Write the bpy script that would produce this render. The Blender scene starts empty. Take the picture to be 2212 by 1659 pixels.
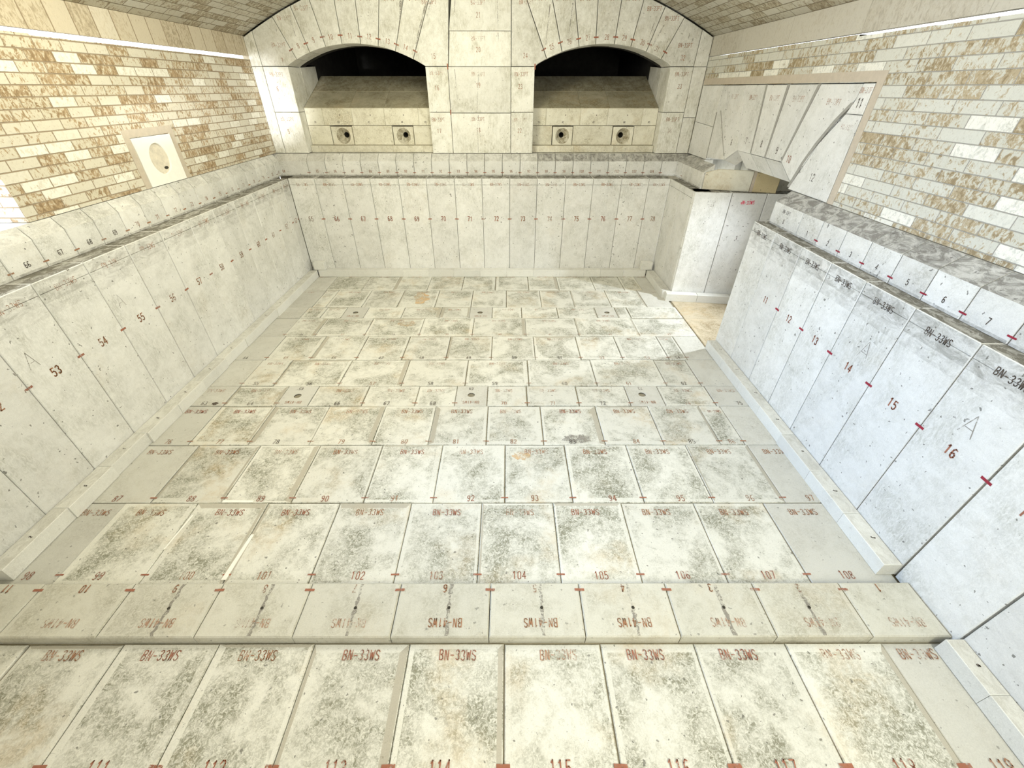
import bpy, bmesh, math, random
from mathutils import Vector, Matrix
random.seed(7)
SC = bpy.context.scene
COL = SC.collection

# ------------------------------------------------------------------ camera
H = 2.2
F_PX, PITCH, ROLL, YAW, CX = 897.45, math.radians(35.4625), math.radians(0.038), math.radians(0.1207), 1097.75
cam_d = bpy.data.cameras.new('camera')
cam = bpy.data.objects.new('camera', cam_d)
COL.objects.link(cam)
fw = Vector((math.sin(YAW) * math.cos(PITCH), math.cos(YAW) * math.cos(PITCH), -math.sin(PITCH)))
r0 = Vector((math.cos(YAW), -math.sin(YAW), 0))
u0 = r0.cross(fw)
rt = math.cos(ROLL) * r0 + math.sin(ROLL) * u0
up = -math.sin(ROLL) * r0 + math.cos(ROLL) * u0
cam.matrix_world = Matrix(((rt.x, up.x, -fw.x, 0), (rt.y, up.y, -fw.y, 0), (rt.z, up.z, -fw.z, H), (0, 0, 0, 1)))
cam_d.sensor_fit = 'HORIZONTAL'
cam_d.sensor_width = 36.0
cam_d.lens = 36.0 * F_PX / 2212.0
cam_d.shift_x = (1106.0 - CX) / 2212.0
cam_d.clip_start = 0.02
SC.camera = cam

# ------------------------------------------------------------------ world, lights, exposure
SC.view_settings.view_transform = 'Standard'
SC.view_settings.look = 'None'
SC.view_settings.exposure = 0.07
SC.view_settings.gamma = 1.0
SC.view_settings.use_curve_mapping = False
w = bpy.data.worlds.new('daylight')
SC.world = w
w.use_nodes = True
bg = w.node_tree.nodes['Background']
bg.inputs[0].default_value = (0.90, 0.95, 1.0, 1)
bg.inputs[1].default_value = 6.0


def lamp(name, kind, loc, target, energy, color, size=0.5, size_y=None, spot=None, blend=1.0):
    d = bpy.data.lights.new(name, kind)
    d.energy = energy
    d.color = color
    if kind == 'AREA':
        d.shape = 'RECTANGLE'
        d.size = size
        d.size_y = size_y or size
    else:
        d.shadow_soft_size = size
    if kind == 'SPOT':
        d.spot_size = math.radians(spot)
        d.spot_blend = blend
    o = bpy.data.objects.new(name, d)
    COL.objects.link(o)
    o.location = loc
    o.rotation_euler = (Vector(target) - Vector(loc)).to_track_quat('-Z', 'Y').to_euler()
    return o


WARM = (1.0, 0.965, 0.74)
NEUT = (0.98, 0.985, 0.95)
COOL = (0.62, 0.79, 1.0)
lamp('work_lamp_crown_left', 'POINT', (-1.6, 3.3, 2.86), (-1.6, 3.0, 0), 62, WARM, 0.10)
lamp('work_lamp_crown_mid', 'POINT', (0.2, 2.7, 2.80), (0.2, 2.6, 0), 46, NEUT, 0.10)
lamp('work_lamp_right_side', 'AREA', (1.7, -0.6, 2.1), (-2.8, 2.4, 0.6), 60, WARM, 1.0, 0.8)  # added fill for the left wall, no lamp known here
dl = lamp('daylight_left_doorway', 'AREA', (-2.9, 1.6, 1.85), (2.1, 2.0, 0.35), 21, (0.22, 0.50, 1.0), 0.8, 1.2)
dl.data.spread = math.radians(62)
lamp('daylight_behind', 'AREA', (0.4, -1.6, 2.3), (0.2, 4.0, 1.2), 26, (0.86, 0.93, 1.0), 2.4, 1.2)  # added fill from behind the camera, no opening there
lamp('daylight_doghouse', 'SPOT', (3.45, 4.2, 1.72), (1.25, 4.45, 0.0), 240, (0.86, 0.93, 1.0), 0.05, spot=66, blend=0.8)
lamp('work_lamp_far', 'AREA', (-0.6, 4.4, 3.1), (-0.6, 5.9, 1.6), 17, WARM, 0.5, 0.4)  # added fill to brighten the far arches
lamp('dazzle_added_spot_left_pier', 'SPOT', (-2.72, 1.9, 1.95), (-2.93, 6.1, 2.05), 850, (0.97, 0.98, 1.0), 0.05, spot=15, blend=1.0)  # spot added inside the room to whiten the far left pier

SC.cycles.max_bounces = 6
SC.cycles.diffuse_bounces = 4
SC.cycles.caustics_reflective = False
SC.cycles.caustics_refractive = False

# ------------------------------------------------------------------ node helpers / materials


class NB:
    def __init__(s, name):
        s.m = bpy.data.materials.new(name)
        s.m.use_nodes = True
        s.t = s.m.node_tree
        s.n = s.t.nodes
        s.bsdf = s.n['Principled BSDF']

    def new(s, ty, **kw):
        n = s.n.new(ty)
        for k, v in kw.items():
            setattr(n, k, v)
        return n

    def link(s, a, b):
        s.t.links.new(a, b)

    def noise(s, vec, scale, detail=4, rough=0.55, dist=0.0):
        n = s.new('ShaderNodeTexNoise')
        s.link(vec, n.inputs['Vector'])
        n.inputs['Scale'].default_value = scale
        n.inputs['Detail'].default_value = detail
        n.inputs['Roughness'].default_value = rough
        n.inputs['Distortion'].default_value = dist
        return n.outputs['Fac']

    def ramp(s, fac, lo, hi, a=0.0, b=1.0):
        n = s.new('ShaderNodeMapRange')
        n.inputs['From Min'].default_value = lo
        n.inputs['From Max'].default_value = hi
        n.inputs['To Min'].default_value = a
        n.inputs['To Max'].default_value = b
        s.link(fac, n.inputs['Value'])
        return n.outputs['Result']

    def math(s, op, a, b=None, c=None):
        n = s.new('ShaderNodeMath', operation=op)
        n.use_clamp = op in ('MULTIPLY_ADD',) and False
        for i, v in enumerate((a, b, c)):
            if v is None:
                continue
            if isinstance(v, (int, float)):
                n.inputs[i].default_value = v
            else:
                s.link(v, n.inputs[i])
        return n.outputs[0]

    def mix(s, fac, a, b, mode='MIX'):
        n = s.new('ShaderNodeMix', data_type='RGBA', blend_type=mode)
        n.clamp_factor = True
        for sock, v in ((n.inputs[0], fac), (n.inputs[6], a), (n.inputs[7], b)):
            if isinstance(v, (int, float)):
                sock.default_value = v
            elif isinstance(v, tuple):
                sock.default_value = (*v, 1) if len(v) == 3 else v
            else:
                s.link(v, sock)
        return n.outputs[2]

    def mapping(s, vec, scale):
        n = s.new('ShaderNodeMapping')
        n.inputs['Scale'].default_value = scale
        s.link(vec, n.inputs['Vector'])
        return n.outputs[0]

    def bump(s, h, strength=0.3, dist=0.004):
        n = s.new('ShaderNodeBump')
        n.inputs['Strength'].default_value = strength
        n.inputs['Distance'].default_value = dist
        s.link(h, n.inputs['Height'])
        s.link(n.outputs[0], s.bsdf.inputs['Normal'])


def refractory(name, base, patch, amount=0.5, dirt=(0.20, 0.19, 0.16), ochre=0.15, rough=0.75, streak=(1, 1, 1), scr=1.0, spots=0.5):
    """cast block: pale skin, scratchy grey-brown patches, hairline marks, pits"""
    b = NB(name)
    geo = b.new('ShaderNodeNewGeometry')
    oi = b.new('ShaderNodeObjectInfo')
    off = b.new('ShaderNodeVectorMath', operation='SCALE')
    comb = b.new('ShaderNodeCombineXYZ')
    b.link(oi.outputs['Random'], comb.inputs[0])
    b.link(oi.outputs['Random'], comb.inputs[1])
    b.link(comb.outputs[0], off.inputs[0])
    off.inputs['Scale'].default_value = 37.0
    add = b.new('ShaderNodeVectorMath', operation='ADD')
    b.link(geo.outputs['Position'], add.inputs[0])
    b.link(off.outputs[0], add.inputs[1])
    P = add.outputs[0]
    Ps = b.mapping(P, streak)
    tone = b.new('ShaderNodeAttribute', attribute_name='tone').outputs['Fac']
    dirt_shade_a = b.new('ShaderNodeAttribute', attribute_name='dirt').outputs['Fac']
    big = b.noise(P, 3.2, 5, 0.6, 0.6)
    med = b.noise(P, 13, 4, 0.7, 0.4)
    fine = b.noise(Ps, 62, 5, 0.78, 1.2)
    lines = b.noise(b.mapping(Ps, (1.0, 0.35, 1.0)), 120, 3, 0.6, 2.5)
    # patches
    objr = b.ramp(oi.outputs['Random'], 0, 1, -0.08, 0.10)
    pm = b.math('ADD', b.math('ADD', b.ramp(big, 0.40, 0.68), objr), b.ramp(med, 0.35, 0.65, -0.25, 0.25))
    pm = b.math('MULTIPLY', pm, b.ramp(fine, 0.40, 0.58, 0.12, 1.25))
    inner = b.math('SUBTRACT', 1.0, b.math('ABSOLUTE', tone))
    inner = b.math('MAXIMUM', inner, 0.12)
    pm = b.math('MULTIPLY', b.math('MULTIPLY', pm, inner), amount)
    pm.node.use_clamp = True
    col = b.mix(pm, base, patch)
    # pale scratches on the skin
    col = b.mix(b.math('MULTIPLY', b.ramp(lines, 0.60, 0.70), 0.35 * scr), col, tuple(min(1, c * 1.12) for c in base))
    col = b.mix(b.math('MULTIPLY', b.ramp(b.noise(Ps, 45, 4, 0.8, 2.0), 0.58, 0.70), 0.35 * scr), col, tuple(c * 0.55 for c in patch))
    # ochre stains
    oc = b.math('MULTIPLY', b.ramp(b.noise(add.outputs[0], 2.1, 3, 0.5, 0.3), 0.54, 0.70), b.ramp(med, 0.35, 0.6))
    col = b.mix(b.math('MULTIPLY', oc, ochre), col, (0.66, 0.50, 0.29))
    # faces darkened by dirt and painted shade, plus small pits everywhere
    dn_ = b.ramp(b.noise(b.mapping(P, (1.6, 0.8, 1.6)), 11, 6, 0.8, 0.8), 0.42, 0.60, 0.0, 1.0)
    dm = b.math('MULTIPLY', dirt_shade_a, b.math('MULTIPLY_ADD', dirt_shade_a, 0.30, b.math('MULTIPLY', dn_, 0.70)))
    col = b.mix(dm, col, dirt)
    pits = b.ramp(b.noise(P, 42, 2, 0.4, 0.2), 0.71, 0.735)
    col = b.mix(b.math('MULTIPLY', pits, spots), col, tuple(c * 0.6 for c in dirt))
    # side strips lighter or taupe
    neg = b.math('MAXIMUM', b.math('MULTIPLY', tone, -1.0), 0.0)
    col = b.mix(b.math('MULTIPLY', neg, 0.8), col, (0.40, 0.36, 0.28))
    # per block tint
    grain = b.ramp(b.noise(geo.outputs['Position'], 210, 3, 0.8, 0.0), 0.3, 0.7, 0.90, 1.07)
    tint = b.math('MULTIPLY', grain, b.ramp(oi.outputs['Random'], 0, 1, 0.90, 1.03))
    vm = b.new('ShaderNodeVectorMath', operation='SCALE')
    b.link(col, vm.inputs[0])
    b.link(tint, vm.inputs['Scale'])
    b.link(vm.outputs[0], b.bsdf.inputs['Base Color'])
    b.bsdf.inputs['Roughness'].default_value = rough
    b.bsdf.inputs['Specular IOR Level'].default_value = 0.25
    b.bump(b.math('ADD', b.math('MULTIPLY', fine, 0.7), big), 0.35, 0.003)
    return b.m


def brick_mat(name, c1, c2, mortar, splat, amount=0.6, bw=0.25, bh=0.0615, msize=0.004, white=0.25, off=0.5):
    b = NB(name)
    uv = b.new('ShaderNodeUVMap').outputs[0]
    geo = b.new('ShaderNodeNewGeometry').outputs['Position']
    br = b.new('ShaderNodeTexBrick')
    b.link(uv, br.inputs['Vector'])
    br.offset = off
    br.inputs['Scale'].default_value = 1.0
    br.inputs['Brick Width'].default_value = bw
    br.inputs['Row Height'].default_value = bh
    br.inputs['Mortar Size'].default_value = msize
    br.inputs['Mortar Smooth'].default_value = 0.4
    br.inputs['Bias'].default_value = 0.0
    br.inputs['Color1'].default_value = (0, 0, 0, 1)
    br.inputs['Color2'].default_value = (1, 1, 1, 1)
    br.inputs['Mortar'].default_value = (0.5, 0.5, 0.5, 1)
    sep = b.new('ShaderNodeSeparateColor')
    b.link(br.outputs['Color'], sep.inputs[0])
    rnd = sep.outputs[0]
    col = b.mix(b.ramp(rnd, 0.15, 0.95), c1, c2)
    n1 = b.noise(b.mapping(geo, (1.0, 1.5, 1.0)), 27, 6, 0.74, 0.5)
    n2 = b.noise(geo, 4.5, 3, 0.5)
    n3 = b.noise(geo, 70, 4, 0.7, 0.5)
    per = b.ramp(rnd, 0.0, 1.0, 0.10, -0.12)
    sp = b.ramp(b.math('ADD', b.math('ADD', n1, per), b.ramp(n2, 0.3, 0.7, -0.06, 0.06)), 0.515, 0.565)
    col = b.mix(b.math('MULTIPLY', sp, amount), col, splat)
    sp2 = b.ramp(b.math('ADD', n1, per), 0.585, 0.66)
    col = b.mix(b.math('MULTIPLY', sp2, amount * 0.9), col, tuple(c * 0.55 for c in splat))
    wh = b.math('MULTIPLY', b.ramp(rnd, 0.86, 0.9), b.ramp(n1, 0.58, 0.5))
    col = b.mix(b.math('MULTIPLY', wh, white * 3), col, (0.92, 0.90, 0.82))
    col = b.mix(b.ramp(n3, 0.55, 0.8, 0.0, 0.35), col, tuple(c * 0.55 for c in splat))
    col = b.mix(br.outputs['Fac'], col, mortar)
    b.link(col, b.bsdf.inputs['Base Color'])
    b.bsdf.inputs['Roughness'].default_value = 0.9
    b.bsdf.inputs['Specular IOR Level'].default_value = 0.15
    hgt = b.math('SUBTRACT', b.math('ADD', b.math('MULTIPLY', n1, 0.6), b.math('MULTIPLY', n3, 0.3)), br.outputs['Fac'])
    b.bump(hgt, 0.8, 0.008)
    return b.m


def plain(name, col, rough=0.85, var=0.12, scale=18, metal=0.0):
    b = NB(name)
    geo = b.new('ShaderNodeNewGeometry').outputs['Position']
    n = b.noise(geo, scale, 6, 0.7, 0.3)
    c = b.mix(b.ramp(n, 0.3, 0.7), tuple(x * (1 - var) for x in col), tuple(min(1, x * (1 + var)) for x in col))
    b.link(c, b.bsdf.inputs['Base Color'])
    b.bsdf.inputs['Roughness'].default_value = rough
    b.bsdf.inputs['Metallic'].default_value = metal
    b.bsdf.inputs['Specular IOR Level'].default_value = 0.2
    b.bump(n, 0.3, 0.003)
    return b.m


def paint(name, col, wear=0.5):
    """stencil paint, worn away in flecks down to the stone"""
    b = NB(name)
    geo = b.new('ShaderNodeNewGeometry').outputs['Position']
    n = b.noise(geo, 110, 5, 0.75, 0.3)
    n2 = b.noise(geo, 9, 3, 0.5, 0.3)
    c = b.mix(b.ramp(n, 0.3, 0.75), col, tuple(min(1, x * 1.5) for x in col))
    b.link(c, b.bsdf.inputs['Base Color'])
    b.bsdf.inputs['Roughness'].default_value = 0.8
    a = b.ramp(b.math('ADD', n, b.ramp(n2, 0.3, 0.7, -0.13, 0.13)), wear - 0.07, wear + 0.10, 0.95, 0.05)
    b.link(a, b.bsdf.inputs['Alpha'])
    return b.m


CREAM = (0.765, 0.755, 0.69)
M_FLOOR = refractory('cast block floor', CREAM, (0.27, 0.265, 0.20), 1.0, ochre=0.42, scr=1.3, spots=0.7)
M_CLEAN = refractory('cast block plain grey', (0.66, 0.65, 0.60), (0.40, 0.38, 0.32), 0.42, ochre=0.08, scr=0.5)
M_LEDGE = refractory('cast block ledge', (0.66, 0.645, 0.57), (0.36, 0.34, 0.26), 0.6, ochre=0.16, scr=0.8)
M_DOG = refractory('cast block brown stained', (0.60, 0.52, 0.38), (0.30, 0.23, 0.13), 0.9, ochre=0.5)
M_WALL = refractory('cast block wall', (0.83, 0.825, 0.80), (0.44, 0.44, 0.385), 0.46, ochre=0.10, streak=(1, 1, 0.4), scr=0.55, spots=0.75)
M_COPE = refractory('cast block coping', (0.81, 0.805, 0.775), (0.42, 0.415, 0.36), 0.55, dirt=(0.26, 0.25, 0.23), ochre=0.06, scr=0.5, spots=0.8)
M_ARCH = refractory('cast block arch', (0.84, 0.83, 0.775), (0.42, 0.40, 0.30), 0.60, dirt=(0.30, 0.27, 0.20), ochre=0.10, streak=(1, 1, 0.25), scr=0.6, spots=0.5)
M_CURB = refractory('cast block kerb', (0.80, 0.795, 0.75), (0.50, 0.48, 0.42), 0.25, dirt=(0.42, 0.40, 0.34), ochre=0.05, scr=0.3, spots=0.2)  # dark tint is the shade painted on the kerb tops
M_BURN = refractory('cast block burner wall', (0.84, 0.81, 0.69), (0.38, 0.33, 0.20), 0.6, dirt=(0.24, 0.20, 0.12), ochre=0.3, scr=0.5)
M_SLOPE = refractory('cast block port slope', (0.52, 0.48, 0.36), (0.22, 0.19, 0.11), 0.8, dirt=(0.12, 0.10, 0.06), ochre=0.3, scr=0.4)  # darker, browner base than the burner wall
M_YELLOW = refractory('cast block yellow', (0.66, 0.55, 0.33), (0.50, 0.40, 0.22), 0.6, ochre=0.4, scr=0.5)
M_MORTAR = plain('mortar bed', (0.30, 0.27, 0.20), 0.95, 0.2, 30)
M_BAND = plain('mortar band', (0.56, 0.49, 0.40), 0.95, 0.08, 25)
M_FILL = plain('joint filler grey', (0.36, 0.35, 0.32), 0.95, 0.12, 40)
M_HOLE = plain('hole interior', (0.05, 0.045, 0.035), 0.95, 0.2, 30)  # near black stands for the shade inside holes
M_WHITE = plain('white block and sun sliver', (0.93, 0.92, 0.86), 0.7, 0.03, 30)  # for the niche block and the painted sun slivers
M_BRICK_L = brick_mat('brick left', (0.64, 0.59, 0.47), (0.72, 0.68, 0.58), (0.38, 0.30, 0.21), (0.42, 0.29, 0.16), 0.85, 0.20, white=0.26)
M_BRICK_R = brick_mat('brick right', (0.62, 0.61, 0.53), (0.70, 0.695, 0.63), (0.42, 0.40, 0.36), (0.44, 0.33, 0.18), 0.75, 0.25, msize=0.0028, white=0.3)
M_CROWN = brick_mat('brick crown', (0.76, 0.73, 0.62), (0.84, 0.81, 0.73), (0.34, 0.28, 0.20), (0.44, 0.34, 0.21), 0.6, 0.23, 0.075, white=0.2)
M_SKEW_L = brick_mat('skewback left', (0.60, 0.53, 0.41), (0.63, 0.56, 0.44), (0.36, 0.28, 0.19), (0.46, 0.37, 0.25), 0.5, 0.19, 0.40, 0.005, white=0.06, off=0.0)
M_SKEW_R = brick_mat('skewback right', (0.58, 0.55, 0.48), (0.61, 0.58, 0.51), (0.52, 0.49, 0.42), (0.47, 0.42, 0.33), 0.35, 0.9, 0.40, 0.003, white=0.0, off=0.0)
M_FRONT = brick_mat('brick rear', (0.64, 0.60, 0.48), (0.74, 0.70, 0.60), (0.40, 0.36, 0.30), (0.50, 0.40, 0.26), 0.5)
M_PORT = plain('port lining painted shade', (0.035, 0.033, 0.03), 0.95, 0.3, 10)  # unlit port neck: its shade is put into the colour
M_STANDIN_BLOCKER = plain('dark gap blocker', (0.10, 0.05, 0.04), 0.7, 0.3, 20, 0.3)
P_RED = paint('stencil paint red brown', (0.29, 0.11, 0.065), 0.61)
P_BRN = paint('stencil paint brown', (0.30, 0.14, 0.07), 0.57)
P_FADE = paint('stencil paint faded', (0.40, 0.23, 0.15), 0.49)
P_DARK = paint('stencil paint dark', (0.09, 0.07, 0.055), 0.61)
P_MAG = paint('registration paint crimson', (0.26, 0.012, 0.03), 0.72)
P_PINK = paint('marker pen pink', (0.75, 0.08, 0.14), 0.80)
P_OCHRE = paint('ochre stain', (0.62, 0.43, 0.24), 0.47)
P_PENCIL = paint('pencil line', (0.25, 0.23, 0.20), 0.47)

# ------------------------------------------------------------------ mesh helpers


class MB:
    def __init__(s):
        s.v = []
        s.f = []
        s.tone = []
        s.dirt = []  # per-face darkening: dirt and painted shade
        s.uv = []
        s.sm = []

    def face(s, pts, tone=0.0, dirt=0.0, uv=None, smooth=False):
        i = len(s.v)
        s.v += [Vector(p) for p in pts]
        s.f.append(tuple(range(i, i + len(pts))))
        s.tone.append(tone)
        s.dirt.append(dirt)
        s.uv.append(uv)
        s.sm.append(smooth)

    def box(s, a, b, tone=0, dirt=0, skip=''):
        x0, y0, z0 = a
        x1, y1, z1 = b
        c = [(x0, y0, z0), (x1, y0, z0), (x1, y1, z0), (x0, y1, z0), (x0, y0, z1), (x1, y0, z1), (x1, y1, z1), (x0, y1, z1)]
        for ids in ((0, 3, 2, 1), (4, 5, 6, 7), (0, 1, 5, 4), (1, 2, 6, 5), (2, 3, 7, 6), (3, 0, 4, 7)):
            s.face([c[i] for i in ids], tone, dirt)

    def build(s, name, mat, parent=None, origin=None, merge=True, recalc=True):
        if parent is not None:
            origin = parent['_o']
            origin = Vector(origin)
        elif origin is None:
            lo = [min(v[i] for v in s.v) for i in range(3)]
            hi = [max(v[i] for v in s.v) for i in range(3)]
            origin = Vector(((lo[0] + hi[0]) / 2, (lo[1] + hi[1]) / 2, lo[2]))
        origin = Vector(origin)
        verts, faces = s.v, s.f
        if merge:
            key, vs, remap = {}, [], []
            for v in verts:
                k = (round(v.x, 5), round(v.y, 5), round(v.z, 5))
                if k not in key:
                    key[k] = len(vs)
                    vs.append(v)
                remap.append(key[k])
            verts = vs
            faces = [tuple(remap[i] for i in f) for f in faces]
        keep = [i for i, f in enumerate(faces) if len(set(f)) == len(f)]
        me = bpy.data.meshes.new(name)
        me.from_pydata([v - origin for v in verts], [], [faces[i] for i in keep])
        me.materials.append(mat)
        for nm, src in (('tone', s.tone), ('dirt', s.dirt)):
            at = me.attributes.new(nm, 'FLOAT', 'FACE')
            at.data.foreach_set('value', [float(src[i]) for i in keep])
        ul = me.uv_layers.new(name='UVMap')
        for fi, i in enumerate(keep):
            p = me.polygons[fi]
            p.use_smooth = s.sm[i]
            if s.uv[i]:
                for k, li in enumerate(p.loop_indices):
                    ul.data[li].uv = s.uv[i][k]
            else:
                n = p.normal
                for k, li in enumerate(p.loop_indices):
                    c = verts[faces[i][k]]
                    if abs(n.x) >= abs(n.y) and abs(n.x) >= abs(n.z):
                        ul.data[li].uv = (c.y, c.z)
                    elif abs(n.y) >= abs(n.z):
                        ul.data[li].uv = (c.x, c.z)
                    else:
                        ul.data[li].uv = (c.x, c.y)
        if recalc:
            bm = bmesh.new()
            bm.from_mesh(me)
            bmesh.ops.recalc_face_normals(bm, faces=bm.faces)
            bm.to_mesh(me)
            bm.free()
        me.update()
        o = bpy.data.objects.new(name, me)
        COL.objects.link(o)
        if parent is not None:
            o.parent = parent
        else:
            o.location = origin
            o['_o'] = tuple(origin)
        return o


def tag(o, label, cat, group=None):
    o['label'] = label
    o['category'] = cat
    if group:
        o['group'] = group
    return o


def struct(o):
    o['kind'] = 'structure'
    return o


def inset_poly(pts, dists):
    """offset each edge of a CCW 2D polygon inward by its own distance"""
    n = len(pts)
    lines = []
    for i in range(n):
        a, b = pts[i], pts[(i + 1) % n]
        dx, dy = b[0] - a[0], b[1] - a[1]
        L = math.hypot(dx, dy) or 1e-9
        nx, ny = -dy / L, dx / L
        d = dists[i] if isinstance(dists, (list, tuple)) else dists
        lines.append(((a[0] + nx * d, a[1] + ny * d), (dx / L, dy / L)))
    out = []
    for i in range(n):
        (p, d), (q, e) = lines[i - 1], lines[i]
        cr = d[0] * e[1] - d[1] * e[0]
        if abs(cr) < 1e-4:
            out.append(q)
            continue
        t = ((q[0] - p[0]) * e[1] - (q[1] - p[1]) * e[0]) / cr
        out.append((p[0] + d[0] * t, p[1] + d[1] * t))
    return out


def prism(mb, O, U, V, pts, depth, gap=0.002, bev=0.005, rims=None, tones=None, dirt=0.0, dirt_sides=0.0, back=None):
    """block with front face polygon pts (2D, CCW seen from the front) on plane O,U,V, going back along -(UxV)"""
    O, U, V = Vector(O), Vector(U).normalized(), Vector(V).normalized()
    N = U.cross(V)
    area = sum(pts[i][0] * pts[(i + 1) % len(pts)][1] - pts[(i + 1) % len(pts)][0] * pts[i][1] for i in range(len(pts)))
    if area < 0:
        pts = pts[::-1]
    P = inset_poly(pts, gap)
    Q = inset_poly(P, bev)
    W = lambda p, d: O + U * p[0] + V * p[1] - N * d
    n = len(P)
    for i in range(n):
        j = (i + 1) % n
        mb.face([W(P[i], bev), W(P[j], bev), W(Q[j], 0), W(Q[i], 0)], 0, dirt_sides)
        mb.face([W(P[i], depth), W(P[j], depth), W(P[j], bev), W(P[i], bev)], 0, dirt_sides)
    mb.face([W(p, depth) for p in P][::-1])
    if rims:
        R = inset_poly(Q, rims)
        for i in range(n):
            j = (i + 1) % n
            mb.face([W(Q[i], 0), W(Q[j], 0), W(R[j], 0), W(R[i], 0)], tones[i] if tones else 0.6, dirt)
        mb.face([W(p, 0) for p in R], 0, dirt)
    else:
        mb.face([W(p, 0) for p in Q], 0, dirt)


# ------------------------------------------------------------------ stencil lettering
G = {
    '0': [[(.26, 1), (.09, .85), (.09, .15), (.26, 0)], [(.36, 1), (.53, .85), (.53, .15), (.36, 0)]],
    '1': [[(.3, 0), (.3, 1), (.14, .82)]],
    '2': [[(.07, .8), (.2, 1), (.42, 1), (.53, .82), (.5, .6), (.32, .38)], [(.26, .32), (.07, .02), (.54, .02)]],
    '3': [[(.08, .87), (.24, 1), (.42, .97), (.52, .8), (.45, .6), (.34, .55)], [(.36, .48), (.52, .36), (.52, .15), (.4, .02), (.22, 0), (.07, .14)]],
    '4': [[(.42, 0), (.42, 1), (.05, .3), (.57, .3)]],
    '5': [[(.52, 1), (.13, 1), (.1, .55)], [(.17, .58), (.36, .62), (.53, .46), (.53, .18), (.38, .02), (.2, 0), (.06, .14)]],
    '6': [[(.5, .93), (.3, 1), (.12, .8), (.07, .4), (.1, .14), (.26, 0)], [(.36, 0), (.53, .16), (.53, .38), (.36, .55), (.14, .45)]],
    '7': [[(.06, 1), (.55, 1), (.25, 0)]],
    '8': [[(.26, 1), (.1, .86), (.12, .64), (.26, .53), (.08, .34), (.09, .12), (.26, 0)], [(.36, 1), (.52, .86), (.5, .64), (.36, .53), (.54, .34), (.53, .12), (.36, 0)]],
    'B': [[(.08, 0), (.08, 1)], [(.17, 1), (.42, 1), (.52, .86), (.5, .62), (.36, .54), (.17, .54)], [(.36, .5), (.55, .36), (.55, .14), (.42, 0), (.17, 0)]],
    'N': [[(.07, 0), (.07, 1)], [(.14, .95), (.46, .05)], [(.53, 0), (.53, 1)]],
    'W': [[(.02, 1), (.15, 0), (.27, .75)], [(.33, .75), (.45, 0), (.6, 1)]],
    'S': [[(.53, .86), (.4, 1), (.2, 1), (.07, .84), (.1, .62), (.28, .53)], [(.33, .5), (.52, .38), (.53, .15), (.4, 0), (.2, 0), (.06, .14)]],
    'P': [[(.08, 0), (.08, 1)], [(.17, 1), (.42, 1), (.54, .86), (.53, .62), (.4, .5), (.17, .5)]],
    'T': [[(.3, 0), (.3, .92)], [(.03, 1), (.57, 1)]],
    'A': [[(.04, 0), (.3, 1), (.56, 0)], [(.16, .34), (.45, .34)]],
    'Z': [[(.06, 1), (.54, 1), (.06, 0), (.54, 0)]],
    'R': [[(.08, 0), (.08, 1)], [(.17, 1), (.42, 1), (.54, .8), (.42, .55), (.17, .52)], [(.34, .5), (.56, 0)]],
    'L': [[(.08, 1), (.08, 0), (.5, 0)]],
    'I': [[(.3, 0), (.3, 1)]],
    'J': [[(.45, 1), (.45, .15), (.3, 0), (.12, .12)]],
    'd': [[(.5, 1), (.5, 0)], [(.42, .5), (.2, .55), (.08, .3), (.2, .03), (.42, .1)]],
    '-': [[(.1, .48), (.5, .48)]],
    '~': [[(.0, .3), (.15, .7), (.3, .4), (.42, .75), (.6, .2)], [(.1, .1), (.5, .15)]],
    '_': [[(-.2, 0), (.8, 0)]],
    ' ': [],
}
G['9'] = [[(.6 - x, 1 - y) for x, y in s_] for s_ in G['6']]


def text(parent, name, s, C_, R_, U_, h, mat, label=None, wid=0.47, sw=0.095, lift=0.0011, jitter=0.012):
    R_, U_ = Vector(R_).normalized(), Vector(U_).normalized()
    N = R_.cross(U_)
    C_ = Vector(C_) + N * lift
    adv = h * wid * 1.30
    tot = adv * len(s) - h * wid * 0.30
    mb = MB()
    x0 = -tot / 2
    for k, ch in enumerate(s):
        jy = random.uniform(-jitter, jitter) * h * 3
        for st in G[ch]:
            pp = [(x0 + k * adv + x / 0.6 * h * wid, (y - .5) * h + jy) for x, y in st]
            for a, b in zip(pp, pp[1:]):
                dx, dy = b[0] - a[0], b[1] - a[1]
                L = math.hypot(dx, dy) or 1e-6
                e = sw * h * 0.5
                ex, ey = dx / L * e * 0.6, dy / L * e * 0.6
                nx, ny = -dy / L * e, dx / L * e
                q = [(a[0] - ex - nx, a[1] - ey - ny), (b[0] + ex - nx, b[1] + ey - ny), (b[0] + ex + nx, b[1] + ey + ny), (a[0] - ex + nx, a[1] - ey + ny)]
                mb.face([C_ + R_ * p[0] + U_ * p[1] for p in q])
    if mb.f:
        return mb.build(name, mat, parent, merge=False, recalc=False)


def mark(parent, C_, R_, U_, wx, hy, mat, name='registration_mark', lift=0.0013):
    R_, U_ = Vector(R_).normalized(), Vector(U_).normalized()
    C_ = Vector(C_) + R_.cross(U_) * lift
    mb = MB()
    t = random.uniform(-.08, .08)
    mb.face([C_ + R_ * (a * wx / 2) + U_ * (b * hy / 2 + a * t * hy) for a, b in ((-1, -1), (1, -1), (1, 1), (-1, 1))])
    return mb.build(name, mat, parent, merge=False, recalc=False)


X_, Y_, Z_ = Vector((1, 0, 0)), Vector((0, 1, 0)), Vector((0, 0, 1))

# ------------------------------------------------------------------ setting: shell
SPR, RC = 2.68, 5.90            # crown springing height, crown radius
XC = -0.325


def zc(x):
    return SPR - math.sqrt(RC ** 2 - 2.675 ** 2) + math.sqrt(RC ** 2 - (x - XC) ** 2)


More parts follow.
